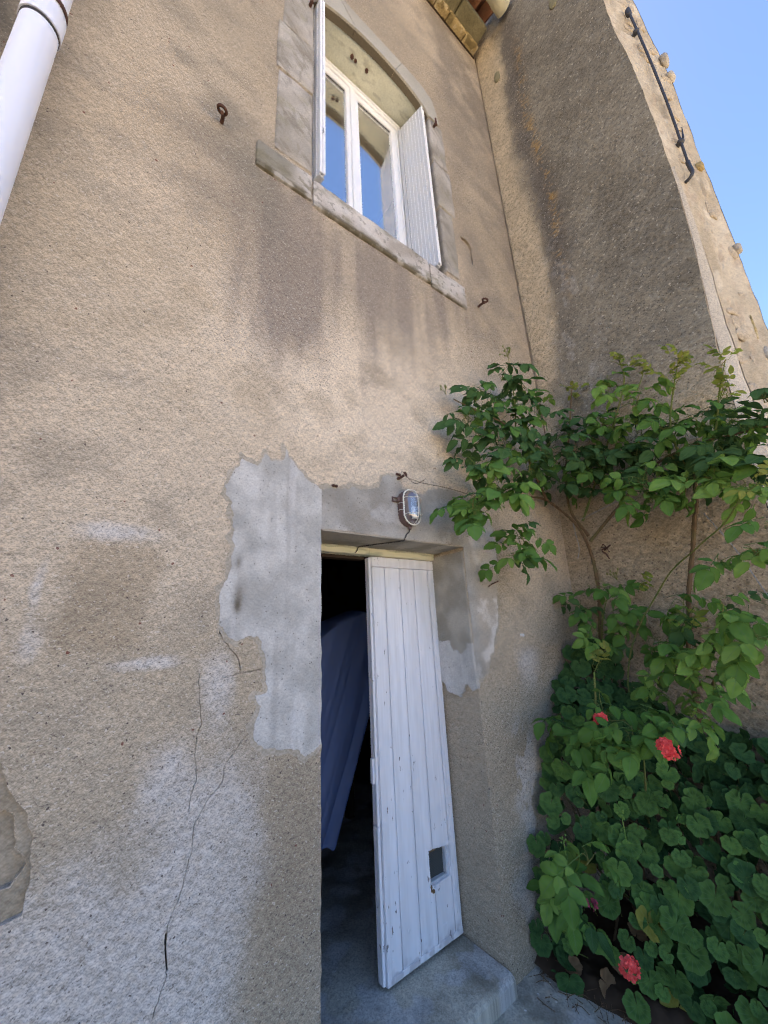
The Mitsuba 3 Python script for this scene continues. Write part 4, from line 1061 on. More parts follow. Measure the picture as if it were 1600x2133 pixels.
# ------------------------------------------------------------------ drainpipe
PIPE = thing('drainpipe', 'fat white plastic drainpipe running down the wall at the far left', 'drainpipe')
PX, PY, PR = -0.452, -0.125, 0.058
put(f'{PIPE}__pipe', trimesh.creation.cylinder(PR, segment=[(PX, PY, -0.1), (PX, PY, 3.80)], sections=40), 'm_pipe', smooth=30)
put(f'{PIPE}__pipe', trimesh.creation.cylinder(PR - 0.001, segment=[(PX, PY, 3.86), (PX, PY, 8.5)], sections=40), 'm_pipe', smooth=30, label='upper length of the drainpipe')
sock = trimesh.creation.annulus(PR + 0.0005, PR + 0.006, height=0.11, sections=40).apply_translation((PX, PY, 3.869))
put(f'{PIPE}__socket', sock, 'm_pipe', smooth=30)
put(f'{PIPE}__seal', trimesh.creation.annulus(PR - 0.004, PR + 0.002, height=0.012, sections=40).apply_translation((PX, PY, 3.806)), 'm_cable', smooth=30)
put(f'{PIPE}__bracket', cat_([trimesh.creation.annulus(PR + 0.0015, PR + 0.005, height=0.022, sections=32).apply_translation((PX, PY, 3.955)), bx(PX - 0.012, PX + 0.012, PY + PR, 0.005, 3.945, 3.965)]), 'm_rust', smooth=30)
for zz in (1.2,):
    put(f'{PIPE}__bracket', cat_([trimesh.creation.annulus(PR + 0.0005, PR + 0.004, height=0.022, sections=32).apply_translation((PX, PY, zz)), bx(PX - 0.012, PX + 0.012, PY + PR, 0.005, zz - 0.01, zz + 0.01)]), 'm_rust', smooth=30)

# ------------------------------------------------------------------ inside: a dark frame under a blue cloth
us = np.linspace(0, 1, 120)
ts = np.linspace(0, 1, 40)
U, V = np.meshgrid(us, ts, indexing='ij')
top = np.stack([np.interp(us, [0, 0.25, 0.5, 0.75, 1], [0.90, 1.20, 1.48, 1.72, 1.95]), np.interp(us, [0, 0.25, 0.5, 0.75, 1], [1.05, 1.40, 1.60, 1.68, 1.60])], 1)
bot = np.stack([np.interp(us, [0, 1], [0.55, 1.388]), np.interp(us, [0, 1], [0.34, 0.312]) + 0.010 * np.sin(us * 70)], 1)
P = top[:, None] * (1 - V[..., None]) + bot[:, None] * V[..., None]
fold = meshkit.fbm(np.stack([U * 6 + V * 0.6, V * 1.1, U * 0], -1), 3, 5) - 0.5 + 0.42 * np.abs(np.sin(U * 15 + 2 * np.sin(U * 6) + 0.8 * V)) - 0.2 + 0.18 * (meshkit.fbm(np.stack([U * 30, V * 1.5, U * 0 + 4], -1), 2, 8) - 0.5)
Yt = 0.90 - 0.09 * fold * (0.35 + 0.65 * V) + 0.10 * (1 - V) ** 2 - 0.03 * V
v = np.stack([P[..., 0], Yt, P[..., 1]], -1)
back = []
for s in np.linspace(0.12, 1, 8):
    back.append(np.stack([top[:, 0] + 0.15 * s, np.full(len(us), 1.0 + 0.8 * s), top[:, 1] + 0.05 * np.sin(s * 2.2) - 0.10 * s * s], -1))
v = np.concatenate([np.array(back[::-1]).transpose(1, 0, 2), v], 1)
nt = v.shape[1]
i = (np.arange(len(us) - 1)[:, None] * nt + np.arange(nt - 1)[None]).ravel()
f = np.vstack([np.stack([i, i + nt, i + nt + 1], 1), np.stack([i, i + nt + 1, i + 1], 1)])
uvs = np.stack(np.meshgrid(us, np.linspace(0, 1, nt), indexing='ij'), -1).reshape(-1, 2)
put('cloth_cover', trimesh.Trimesh(v.reshape(-1, 3), f, process=False), 'm_tarp', smooth=True, uv=uvs, label='dark blue cloth hanging in folds inside the dark doorway', cat='cloth')
RACK = thing('wooden_rack', 'dark wooden rack under the blue cloth in the dark room', 'rack')
for x_, y_ in ((1.0, 1.08), (2.0, 1.08), (1.05, 1.8), (2.05, 1.8)):
    put(f'{RACK}__post', bx(x_ - 0.03, x_ + 0.03, y_ - 0.03, y_ + 0.03, 0.0, 1.0 if x_ < 1.5 else 1.52), 'm_wood')
put(f'{RACK}__shelf', bx(0.97, 2.03, 1.11, 1.83, 0.82, 0.86), 'm_wood')

# ------------------------------------------------------------------ leaves
def leaflet(L, W, fold, arch_, seed, n=9):
    r_ = np.random.default_rng(seed)
    t = np.linspace(0, 1, n)
    prof = t ** 0.62 * (1 - t) ** 0.85 / 0.365
    prof[0], prof[-1] = 0.03, 0.0
    a = np.array([-1, -0.5, 0, 0.5, 1.0])
    v, uv = [], []
    tw = r_.uniform(-0.25, 0.25)
    for i in range(n):
        for j in a:
            w = W / 2 * prof[i]
            saw = (1 + (0.04 if i % 2 else -0.03) * (abs(j) > 0.9))
            xx = j * w * saw
            zz = abs(j) * w * fold - arch_ * L * t[i] ** 2 + 0.10 * w * math.sin(t[i] * 9 + seed) * abs(j) + tw * xx * t[i]
            v.append((xx, L * t[i] * (1 - 0.12 * arch_ * t[i]), zz))
            uv.append((j / 2 + 0.5, t[i]))
    f = []
    for i in range(n - 1):
        for j in range(4):
            p_ = i * 5 + j
            f += [[p_, p_ + 1, p_ + 6], [p_, p_ + 6, p_ + 5]]
    return np.array(v), np.array(f), np.array(uv)


def rot(axis, ang):
    return trimesh.transformations.rotation_matrix(ang, axis)[:3, :3]


def compound(seed, pairs):
    """A rose leaf: rachis along +y, leaf side +z; `pairs` side pairs and a terminal leaflet."""
    r_ = np.random.default_rng(seed)
    V, F, UV = [], [], []
    def addm(v, f, uv):
        F.append(f + sum(map(len, V)))
        V.append(v)
        UV.append(uv)
    R = 0.058 + 0.044 * pairs
    rach = tube([(0, 0, 0), (0, R * 0.5, 0.004), (0, R, -0.004)], 0.0015, 0.0010, 4, 3)
    addm(rach.vertices, rach.faces, np.tile([[0.5, 0.5]], (len(rach.vertices), 1)))
    v, f, uv = leaflet(0.100 * r_.uniform(0.9, 1.08), 0.062 * r_.uniform(0.9, 1.08), 0.20, r_.uniform(0.1, 0.35), seed)
    addm(v @ rot([1, 0, 0], r_.uniform(-0.6, 0.1)).T + [0, R, -0.004], f, uv)
    for k in range(pairs):
        y = R * (1 - 0.36 * (k + 0.35) / 1.0) if pairs > 1 else R * 0.62
        for s in (-1, 1):
            sc = (0.86 - 0.16 * k) * r_.uniform(0.9, 1.08)
            v, f, uv = leaflet(0.090 * sc, 0.056 * sc, 0.24, r_.uniform(0.05, 0.5), seed * 7 + k * 2 + s)
            v = v @ rot([0, 1, 0], r_.uniform(-0.35, 0.35)).T @ rot([1, 0, 0], r_.uniform(-0.45, 0.15)).T @ rot([0, 0, 1], -s * r_.uniform(0.9, 1.25)).T
            addm(v + [0, y, 0], f, uv)
    return trimesh.Trimesh(np.vstack(V), np.vstack(F), process=False), np.vstack(UV)


LEAFM = {'d': 'm_leaf_dark', 'm': 'm_leaf_mid', 'l': 'm_leaf_light', 'y': 'm_leaf_young'}
variants = {}
for code, m_ in LEAFM.items():
    variants[code] = []
    for s in range(5):
        m, uv = compound(11 + s, (1, 2, 2, 1, 2)[s])
        variants[code].append(mikit.ply(m, m_, smooth=True, uv=uv))


def frame(pos, axis, nrm, sc):
    y = np.asarray(axis, float)
    y /= np.linalg.norm(y)
    z = np.asarray(nrm, float) - np.dot(nrm, y) * y
    z /= np.linalg.norm(z)
    x_ = np.cross(y, z)
    M = np.eye(4)
    M[:3, 0], M[:3, 1], M[:3, 2], M[:3, 3] = x_ * sc, y * sc, z * sc, pos
    return T(M.tolist())


def grow(key, clusters, rg, more):
    twig = []
    for cx, cy, cz, r_, k, code in clusters:
        c = np.array([cx, cy, cz])
        for q in range(int(k * more + 0.5)):
            while True:
                o = rg.uniform(-1, 1, 3)
                if o @ o < 1:
                    break
            pos = c + o * r_ * np.array([0.8, 0.8, 0.9])
            pos[1] = min(pos[1], -0.05)
            pos[0] = min(pos[0], 2.97)
            if any(np.linalg.norm(pos - b_) < r2_ for b_, r2_ in ((np.array([2.06, -0.79, 1.0]), 0.15), (np.array([1.98, -0.49, 0.19]), 0.13), (np.array([2.03, -0.34, 0.30]), 0.13))):
                continue
            a = rg.uniform(0, 2 * math.pi)
            if code == 'y':
                ax = np.array([0.5 * math.cos(a) - 0.1, 0.5 * math.sin(a) - 0.1, rg.uniform(0.1, 0.9)])
                sc = rg.uniform(0.38, 0.62)
            else:
                ax = np.array([math.cos(a) - 0.35, math.sin(a) - 0.30, rg.uniform(-0.9, 0.15)])
                sc = rg.uniform(0.70, 1.20)
            nr = np.array([-0.40, -0.45, 0.80]) + rg.uniform(-0.55, 0.55, 3)
            cc = code
            u = rg.random()
            if code == 'd' and u < 0.18:
                cc = 'm'
            elif code == 'm' and u < 0.2:
                cc = 'd' if u < 0.1 else 'l'
            elif code == 'l' and u < 0.25:
                cc = 'm'
            put(f'{key}__leaf', None, None, shape=variants[cc][rg.integers(5)], to_world=frame(pos, ax, nr, sc))
            if rg.random() < 0.6:
                twig.append(tube([c + rg.uniform(-1, 1, 3) * r_ * 0.25 - [0, 0, 0.3 * r_], (c + pos) / 2 + rg.uniform(-0.01, 0.01, 3), pos], 0.0022, 0.0013, 5, 4))
    if twig:
        put(f'{key}__twigs', cat_(twig), 'm_cane', smooth=40, kind='stuff')


def stem(key, pts, r0, r1, m='m_bark', seed=0, thorns=True):
    rg = np.random.default_rng(seed + 900)
    ms = [tube(pts, r0, r1, 8, 10, 0.25, seed)]
    c = spline(pts, 6)
    if thorns:
        for i in range(2, len(c) - 1, 2):
            d = rg.normal(size=3)
            d /= np.linalg.norm(d)
            rr = r0 + (r1 - r0) * i / len(c)
            ms.append(tube([c[i] + d * rr * 0.7, c[i] + d * (rr + 0.008) - [0, 0, 0.003]], 0.0025, 0.0004, 5, 2))
    put(f'{key}__stem', cat_(ms), m, smooth=40)


def buds(key, c, n, r_, rg, m='m_cane'):
    ms = []
    for _ in range(n):
        o = rg.normal(size=3) * r_ * 0.5
        o[2] = abs(o[2]) + r_ * 0.3
        p_ = np.array(c) + o
        ms.append(tube([np.array(c) - [0, 0, 0.02], (np.array(c) + p_) / 2, p_], 0.0013, 0.0012, 4, 3))
        b = trimesh.creation.icosphere(subdivisions=1, radius=0.0055)
        b.apply_scale((1, 1, 1.7))
        b.apply_translation(p_)
        ms.append(b)
    put(f'{key}__bud_cluster', cat_(ms), m, smooth=40)


ROSE_A=[
(2.20,-0.18,3.30,0.11,4,'d'), (2.44,-0.20,3.30,0.12,5,'d'), (2.03,-0.22,3.02,0.13,5,'d'), (2.31,-0.20,3.05,0.14,5,'m'), (1.66,-0.18,2.81,0.10,5,'d'), (1.87,-0.18,3.00,0.10,3,'d'), (1.85,-0.20,2.72,0.12,4,'d'), (2.03,-0.25,2.73,0.12,5,'d'), (1.63,-0.20,2.48,0.10,4,'d'), (1.69,-0.30,2.40,0.10,5,'l'), (1.73,-0.30,2.30,0.09,4,'l'), (1.49,-0.28,2.16,0.10,5,'m'), (1.64,-0.30,2.23,0.09,5,'m'), (2.12,-0.20,2.06,0.09,4,'m'), (2.04,-0.20,1.94,0.08,4,'m'), (2.42,-0.25,2.94,0.14,5,'d'), (2.40,-0.30,2.72,0.14,6,'d'), (2.95,-0.19,3.13,0.15,5,'d'), (2.85,-0.29,2.80,0.16,6,'d'), (2.80,-0.16,2.63,0.14,5,'d'), (2.17,-0.30,2.52,0.12,4,'d'), (2.90,-0.43,2.92,0.16,5,'d'), (2.80,-0.50,2.65,0.15,6,'d'), (2.95,-0.34,3.33,0.10,3,'y'), (2.75,-0.25,2.71,0.11,3,'m'), (2.90,-0.08,3.45,0.11,3,'m'), (2.90,-0.36,2.55,0.13,4,'d'), ]
ROSE_B=[
(2.85,-0.62,2.89,0.15,5,'m'), (2.85,-0.64,3.20,0.11,4,'l'), (2.85,-0.75,3.32,0.08,3,'y'), (2.75,-0.82,2.91,0.13,6,'l'), (2.80,-0.71,2.61,0.15,6,'d'), (2.80,-0.93,2.72,0.12,5,'m'), (2.75,-1.02,2.94,0.09,4,'y'), (2.75,-1.09,3.07,0.07,3,'y'), (2.85,-0.89,3.17,0.07,3,'y'), (2.75,-1.05,2.65,0.12,5,'m'), (2.75,-0.92,2.48,0.14,6,'d'), (2.70,-1.09,2.43,0.13,6,'d'), (2.60,-0.78,2.34,0.12,5,'l'), (2.60,-0.68,2.36,0.11,4,'m'), (2.55,-0.97,2.24,0.11,5,'l'), (2.55,-1.10,2.25,0.12,6,'l'), (2.70,-1.23,2.73,0.08,4,'y'), (2.65,-1.24,2.52,0.10,5,'d'), (2.65,-1.18,2.35,0.12,6,'d'), (2.60,-1.31,2.45,0.09,5,'d'), (2.60,-1.30,2.26,0.09,5,'d'), (2.60,-0.78,2.23,0.10,3,'l'), (2.70,-1.27,2.92,0.06,3,'y'), (2.50,-1.22,2.12,0.07,4,'l'), (2.85,-0.99,2.37,0.10,4,'d'), (2.90,-0.75,2.55,0.11,4,'d'), (2.90,-0.55,2.63,0.12,4,'d'), (2.50,-1.39,2.54,0.06,3,'d'), (2.85,-0.75,2.75,0.13,5,'d'), (2.75,-1.11,2.69,0.09,4,'l'), (2.70,-0.65,1.42,0.12,5,'m'), (2.60,-0.77,1.32,0.12,6,'l'), (2.60,-0.91,1.42,0.11,5,'l'), (2.65,-0.59,1.20,0.10,4,'m'), (2.50,-1.02,1.38,0.10,5,'l'), (2.40,-1.13,1.44,0.08,4,'l'), (2.60,-0.87,1.22,0.09,4,'m'), (2.55,-0.77,1.18,0.08,3,'l'), (2.80,-0.73,1.60,0.08,3,'l'), (2.65,-0.82,1.52,0.08,3,'y'), ]
ROSE_C=[
(2.85,-0.12,1.68,0.11,4,'d'), (2.80,-0.30,1.70,0.12,4,'m'), (2.75,-0.44,1.65,0.11,4,'m'), (2.80,-0.55,1.73,0.07,3,'y'), (2.70,-0.28,1.51,0.11,4,'l'), (2.75,-0.43,1.47,0.11,4,'m'), (2.35,-0.40,1.28,0.06,3,'y'), (2.20,-0.48,1.10,0.11,5,'m'), (2.20,-0.26,0.95,0.10,5,'m'), (2.20,-0.17,0.99,0.08,3,'m'), (2.15,-0.60,1.04,0.08,4,'m'), (2.25,-0.67,1.10,0.09,5,'m'), (2.20,-0.76,1.03,0.08,3,'m'), (2.10,-0.50,0.95,0.08,4,'m'), (2.35,-0.81,1.11,0.07,4,'l'), (2.02,-0.24,0.43,0.08,4,'l'), (2.02,-0.36,0.48,0.06,3,'l'), (2.00,-0.19,0.31,0.07,3,'m'), (1.98,-0.27,0.26,0.08,4,'l'), (2.50,-1.04,1.79,0.06,3,'m'), (2.30,-1.21,1.80,0.06,4,'l'), (2.60,-0.81,1.62,0.08,3,'m'), (2.20,-1.28,1.90,0.06,3,'l'), (2.20,-1.32,2.06,0.05,3,'y'), (2.70,-1.05,1.62,0.08,3,'d'), (2.50,-1.01,1.57,0.07,3,'m'), ]
A = thing('climbing_rose', 'climbing rose with a forked brown stem spreading left over the door corner', 'climbing rose')
B = thing('climbing_rose', 'climbing rose on a straight brown stem under the right half of the high leaf crown', 'climbing rose')
Cc = thing('rose_shoots', 'loose leafy rose shoots growing up through the geraniums, with one long green cane at right', 'rose')
ROSE_A = [(a_ + (0.10 if a_ < 1.80 and b_ < -0.1 else 0.0), b_, *q_) for a_, b_, *q_ in ROSE_A]
ROSE_C = ROSE_C + ROSE_B[30:]
ROSE_B = ROSE_B[:30]
grow(A, ROSE_A, np.random.default_rng(101), 2.2)
grow(B, ROSE_B, np.random.default_rng(102), 2.0)
grow(Cc, ROSE_C, np.random.default_rng(103), 1.4)
for i, (pts, r0, r1, m_) in enumerate([
        ([(2.98, -0.14, -0.08), (2.97, -0.13, 0.6), (2.98, -0.14, 1.18), (2.96, -0.19, 1.5), (2.97, -0.22, 1.7), (2.95, -0.24, 1.88), (2.94, -0.23, 2.06), (2.91, -0.19, 2.23), (2.83, -0.11, 2.38), (2.70, -0.07, 2.45), (2.35, -0.12, 2.39), (2.0, -0.2, 2.31), (1.67, -0.22, 2.23)], 0.0165, 0.005, 'm_bark'),
        ([(2.74, -0.08, 2.44), (2.62, -0.08, 2.66), (2.40, -0.15, 2.80), (2.26, -0.2, 2.84), (2.13, -0.18, 2.89), (1.94, -0.15, 2.92), (1.7, -0.14, 2.94)], 0.010, 0.0035, 'm_bark'),
        ([(2.26, -0.2, 2.84), (2.31, -0.2, 3.13), (2.32, -0.2, 3.50)], 0.006, 0.0025, 'm_cane'),
        ([(2.93, -0.25, 2.14), (2.91, -0.16, 2.38), (2.89, -0.2, 2.68), (2.9, -0.28, 2.99), (2.92, -0.36, 3.35)], 0.011, 0.004, 'm_bark'),
        ([(2.94, -0.25, 2.10), (2.92, -0.49, 2.29), (2.88, -0.74, 2.48), (2.82, -1.01, 2.53), (2.6, -1.36, 2.43)], 0.011, 0.006, 'm_bark'),
        ([(2.93, -0.23, 2.26), (2.91, -0.4, 2.54), (2.87, -0.55, 2.78), (2.85, -0.74, 3.14), (2.85, -0.75, 3.34)], 0.009, 0.003, 'm_cane')]):
    stem(A, pts, r0, r1, m_, i)
for i, (pts, r0, r1, m_) in enumerate([
        ([(2.90, -0.62, -0.08), (2.9, -0.66, 0.6), (2.9, -0.68, 1.22), (2.9, -0.74, 1.49), (2.9, -0.77, 1.65), (2.9, -0.85, 1.91), (2.88, -0.91, 2.1), (2.87, -0.94, 2.18), (2.8, -0.98, 2.31), (2.78, -1.01, 2.49)], 0.015, 0.010, 'm_bark'),
        ([(2.87, -0.93, 2.16), (2.85, -0.8, 2.22), (2.75, -0.68, 2.37)], 0.007, 0.004, 'm_bark'),
        ([(2.8, -0.98, 2.31), (2.78, -0.94, 2.64), (2.75, -1.03, 2.93), (2.75, -1.1, 3.10)], 0.008, 0.0025, 'm_cane'),
        ([(2.8, -0.98, 2.31), (2.75, -1.14, 2.54), (2.7, -1.22, 2.74), (2.7, -1.29, 2.92)], 0.008, 0.0025, 'm_cane'),
        ([(2.78, -0.94, 2.64), (2.8, -0.77, 2.88), (2.85, -0.87, 3.16)], 0.006, 0.0025, 'm_cane'),
        ([(2.9, -0.74, 1.49), (2.7, -0.78, 1.39), (2.6, -0.9, 1.37), (2.45, -1.07, 1.41)], 0.008, 0.004, 'm_bark'),
        ([(2.95, -0.74, 1.01), (2.8, -0.78, 1.13), (2.7, -0.88, 1.27)], 0.012, 0.005, 'm_bark')]):
    stem(B, pts, r0, r1, m_, 20 + i)
for i, (pts, r0, r1) in enumerate([
        ([(2.8, -0.3, 0.3), (2.75, -0.4, 1.22), (2.6, -0.74, 1.71), (2.45, -0.98, 1.87), (2.35, -1.13, 1.95), (2.25, -1.23, 2.03), (2.2, -1.31, 2.07)], 0.0045, 0.0025),
        ([(2.5, -0.2, 0.2), (2.4, -0.26, 0.7), (2.3, -0.38, 1.06), (2.32, -0.4, 1.26)], 0.006, 0.005),
        ([(2.14, -0.10, -0.08), (2.1, -0.15, 0.05), (2.02, -0.23, 0.32), (2.03, -0.24, 0.45)], 0.005, 0.0025),
        ([(2.6, -0.4, 0.2), (2.5, -0.45, 0.54), (2.3, -0.58, 1.0), (2.2, -0.49, 1.05)], 0.006, 0.003),
        ([(2.92, -0.16, 0.5), (2.9, -0.19, 1.19), (2.8, -0.28, 1.51), (2.78, -0.39, 1.75)], 0.006, 0.003)]):
    stem(Cc, pts, r0, r1, 'm_cane', 40 + i)
bg = np.random.default_rng(5)
buds(A, (2.32, -0.2, 3.52), 12, 0.06, bg)
buds(A, (1.63, -0.14, 2.97), 5, 0.035, bg)
buds(Cc, (2.78, -0.44, 1.80), 6, 0.05, bg)
for lab, pts in (('pale string hanging from the fork of the left rose stem', [(2.90, -0.17, 2.28), (2.88, -0.18, 2.18), (2.885, -0.185, 2.06), (2.88, -0.16, 1.97)]),
                 ('pale string stretched from the left rose stem up to the right', [(2.91, -0.23, 2.27), (2.89, -0.36, 2.295), (2.88, -0.52, 2.33)]),
                 ('pale string slanting down from the right rose stem to the frame edge', [(2.88, -0.96, 2.12), (2.79, -1.06, 1.89), (2.60, -1.16, 1.62), (2.50, -1.22, 1.48)])):
    put('tie_string', tube(pts, 0.0022, 0.0022, 5, 8), 'm_string', smooth=40, label=lab, cat='string')
k = thing('wall_bracket', 'small rusty twisted bracket on the side wing between the two rose stems', 'bracket')
put(f'{k}__arm', tube([(3.03, -0.30, 2.03), (2.98, -0.34, 2.035), (2.97, -0.37, 2.05)], 0.006, 0.005, 6, 4), 'm_rust', smooth=40)
put(f'{k}__coil', cat_([tube([(2.98, -0.335, 2.04), (2.96, -0.31, 2.02), (2.97, -0.33, 1.99), (2.965, -0.345, 1.955)], 0.006, 0.004, 6, 5), tube([(2.985, -0.30, 2.045), (2.96, -0.33, 2.06), (2.97, -0.355, 2.0)], 0.004, 0.003, 6, 5)]), 'm_rust', smooth=40)

# ------------------------------------------------------------------ geranium
def ger_leaf(seed):
    r_ = np.random.default_rng(seed)
    n, gap = 66, 0.075
    th = np.linspace(gap, 2 * np.pi - gap, n)
    lob = 5.5 + r_.random()
    R = (1 + 0.05 * np.cos((th - np.pi) * 7) + 0.022 * np.cos(th * 26 + r_.random() * 6)) * (1 - 0.22 * np.exp(-(np.minimum(th, 2 * np.pi - th) / 0.22) ** 2))
    rr = np.array([0.02, 0.22, 0.45, 0.68, 0.86, 1.0])
    ph = r_.random(4) * 6
    v, uv = [], []
    for k, q in enumerate(rr):
        Rk = 1 + (R - 1) * q ** 2
        z = 0.16 * q ** 1.6 + 0.034 * q ** 1.2 * np.cos((th - np.pi) * 7) + 0.09 * q * q * np.cos(2 * th + ph[0]) + 0.05 * q * q * np.cos(3 * th + ph[1])
        ang = th if True else th
        v.append(np.stack([np.sin(ang) * q * Rk, -np.cos(ang) * q * Rk * 0.94, z], 1))
        uv.append(np.stack([(th / (2 * np.pi)), np.full(n, q)], 1))
    v, uv = np.vstack(v), np.vstack(uv)
    i = (np.arange(len(rr) - 1)[:, None] * n + np.arange(n - 1)[None]).ravel()
    f = np.vstack([np.stack([i, i + n + 1, i + 1], 1), np.stack([i, i + n, i + n + 1], 1)])
    return trimesh.Trimesh(v, f, process=False), uv


gv = {}
for m_ in ('m_geranium', 'm_geranium_dark', 'm_geranium_light', 'm_geranium_yellow'):
    gv[m_] = []
    for s in range(6):
        m, uv = ger_leaf(30 + s)
        gv[m_].append((mikit.ply(m, m_, smooth=True, uv=uv), m))

GER = thing('geranium', 'dense dark green geranium with coral red flower heads filling the corner', 'geranium')
gr = np.random.default_rng(77)


def foot(y):                         # front line of the bed on the ground
    return np.interp(y, [-1.7, -1.1, -0.75, -0.40, -0.03], [2.32, 2.26, 2.20, 2.06, 1.98])


def surf(y, s):
    """A point on the outer face of the mass: s = 0 at the ground in front, 1 at the wing wall."""
    x0 = foot(y)
    topz = np.interp(y, [-1.7, -1.3, -1.0, -0.7, -0.5, -0.32, -0.15, -0.03], [1.02, 0.98, 0.88, 0.86, 0.98, 1.12, 1.42, 1.30])
    x_ = x0 + (2.92 - x0) * s ** 1.45
    z_ = GZ + (topz - GZ) * (1 - (1 - s) ** 1.5) + 0.02
    return np.array([x_, y, z_])


cand = []
tries = 0
pts_ = []
while len(pts_) < 640 and tries < 90000:
    tries += 1
    y, s = gr.uniform(-1.62, -0.04), gr.random()
    p_ = surf(y, s)
    # a hollow low in the front where soil and dead stems show
    if (y + 0.36) ** 2 / 0.012 + (p_[2] - 0.20) ** 2 / 0.010 < 1 and gr.random() < 0.92:
        continue
    if p_[2] < 0.10 and -0.45 < y < -0.20:
        continue
    if all((p_ - q) @ (p_ - q) > 0.043 ** 2 for q in pts_):
        pts_.append(p_)
petioles = []
fill_v, fill_f, nv = [], [], 0
order = np.argsort([np.linalg.norm(q - EYE) - (0.6 if q[1] > -1.25 else 0) for q in pts_])      # the ones that show largest come first
cnt = 0
for j in order:
    p_ = pts_[j]
    e = 1e-3
    s_y = p_[1]
    base = np.array([-0.80, -0.38, 0.46])
    nr = base + gr.uniform(-0.42, 0.42, 3)
    ax = np.array([0.25, 0.1, 1.0]) + gr.uniform(-0.9, 0.9, 3)          # towards the leaf's tip side
    size = gr.choice([0.028, 0.037, 0.044, 0.051, 0.060], p=[0.20, 0.22, 0.25, 0.20, 0.13])
    pos = p_ + gr.uniform(-0.03, 0.03, 3) + np.array([0.75, 0.3, -0.3]) * gr.choice([-0.025, 0.0, 0.03, 0.07])
    pos[1] = min(pos[1], -0.05)
    m_ = 'm_geranium_light' if gr.random() < 0.18 + 0.10 * (p_[2] > 0.7) else 'm_geranium' if gr.random() < 0.62 else 'm_geranium_dark'
    if gr.random() < 0.014:
        m_ = 'm_geranium_yellow'
    if cnt < 296:
        put(f'{GER}__leaf', None, None, shape=gv[m_][gr.integers(6)][0], to_world=frame(pos, -ax, nr, size))
        cnt += 1
    else:
        M = np.array(frame(pos, -ax, nr, size).matrix)
        mm_ = gv['m_geranium'][gr.integers(6)][1]
        fill_v.append(mm_.vertices @ M[:3, :3].T + M[:3, 3])
        fill_f.append(mm_.faces + nv)
        nv += len(mm_.vertices)
    petioles.append(tube([pos, pos + np.array([0.05, 0.01, -0.03]) + gr.uniform(-0.02, 0.02, 3), pos + np.array([0.16, 0.03, -0.12]) + gr.uniform(-0.04, 0.04, 3)], 0.0018, 0.0024, 4, 3))
for _ in range(420):                     # leaves deeper in the mass
    y, s = gr.uniform(-1.62, -0.04), gr.random()
    pos = surf(y, s) + np.array([gr.uniform(0.06, 0.20), 0.0, -gr.uniform(0.0, 0.10)])
    if (y + 0.36) ** 2 / 0.016 + (pos[2] - 0.16) ** 2 / 0.014 < 1 or pos[0] > 2.98:
        continue
    M = np.array(frame(pos, gr.normal(size=3), np.array([-0.6, -0.3, 0.6]) + gr.uniform(-0.6, 0.6, 3), gr.uniform(0.035, 0.06)).matrix)
    mm_ = gv['m_geranium'][gr.integers(6)][1]
    fill_v.append(mm_.vertices @ M[:3, :3].T + M[:3, 3])
    fill_f.append(mm_.faces + nv)
    nv += len(mm_.vertices)
n_fill = nv
fm = trimesh.Trimesh(np.vstack(fill_v), np.vstack(fill_f), process=False)
fuv = np.tile(gv['m_geranium'][0][1].vertices[:, :2] * 0 + 0.5, (n_fill // len(gv['m_geranium'][0][1].vertices), 1))
one = ger_leaf(30)[1]
fuv = np.tile(one, (n_fill // len(one), 1))
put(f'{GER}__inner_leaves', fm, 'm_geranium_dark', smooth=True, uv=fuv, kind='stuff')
put(f'{GER}__petioles', cat_(petioles), 'm_cane', smooth=40, kind='stuff')
woody = []
for _ in range(34):
    y = gr.uniform(-1.5, -0.1)
    a = surf(y, gr.uniform(0.25, 0.7)) + [0.15, 0, -0.1]
    woody.append(tube([(gr.uniform(2.35, 2.8), y + gr.uniform(-0.1, 0.1), GZ), (a + [gr.uniform(2.35, 2.8), y, GZ]) / 2 if False else a * 0.5 + np.array([2.6, y, GZ]) * 0.5, a], 0.007, 0.004, 6, 5))
put(f'{GER}__woody_stems', cat_(woody), 'm_bark', smooth=40, kind='stuff')


def flower_head(c, r_, n, m, seed, out=(-0.7, -0.35, 0.55)):
    fr = np.random.default_rng(seed)
    V, F, nvv = [], [], 0
    for i in range(n):
        d = fr.normal(size=3)
        d /= np.linalg.norm(d)
        d = d * 0.85 + np.array(out) * 0.55
        d /= np.linalg.norm(d)
        ctr = np.array(c) + d * r_ * np.array([1, 1, 0.8])
        a = np.cross(d, [0.2, 0.3, 0.9])
        a /= np.linalg.norm(a)
        b = np.cross(d, a)
        ph = fr.random() * 6
        for q in range(5):
            t = ph + q * 2 * np.pi / 5
            e1, e2 = a * math.cos(t) + b * math.sin(t), -a * math.sin(t) + b * math.cos(t)
            L, Wd = 0.0200 * fr.uniform(0.85, 1.1), 0.0092
            lift = fr.uniform(0.1, 0.5)
            pts = [(0.05, 0.15), (0.45, 0.75), (0.8, 1.0), (1.0, 0.6), (1.05, 0.0), (1.0, -0.6), (0.8, -1.0), (0.45, -0.75), (0.05, -0.15)]
            vv = [ctr + e1 * u_ * L + e2 * w_ * Wd + d * (lift * L * u_ ** 1.6 + 0.002 * fr.normal() * u_) for u_, w_ in pts]
            mid = ctr + e1 * 0.55 * L + d * lift * L * 0.25
            V += vv + [mid]
            F += [[nvv + k_, nvv + k_ + 1, nvv + 9] for k_ in range(8)] + [[nvv + 8, nvv, nvv + 9]]
            nvv += 10
    return trimesh.Trimesh(np.array(V), np.array(F), process=False)


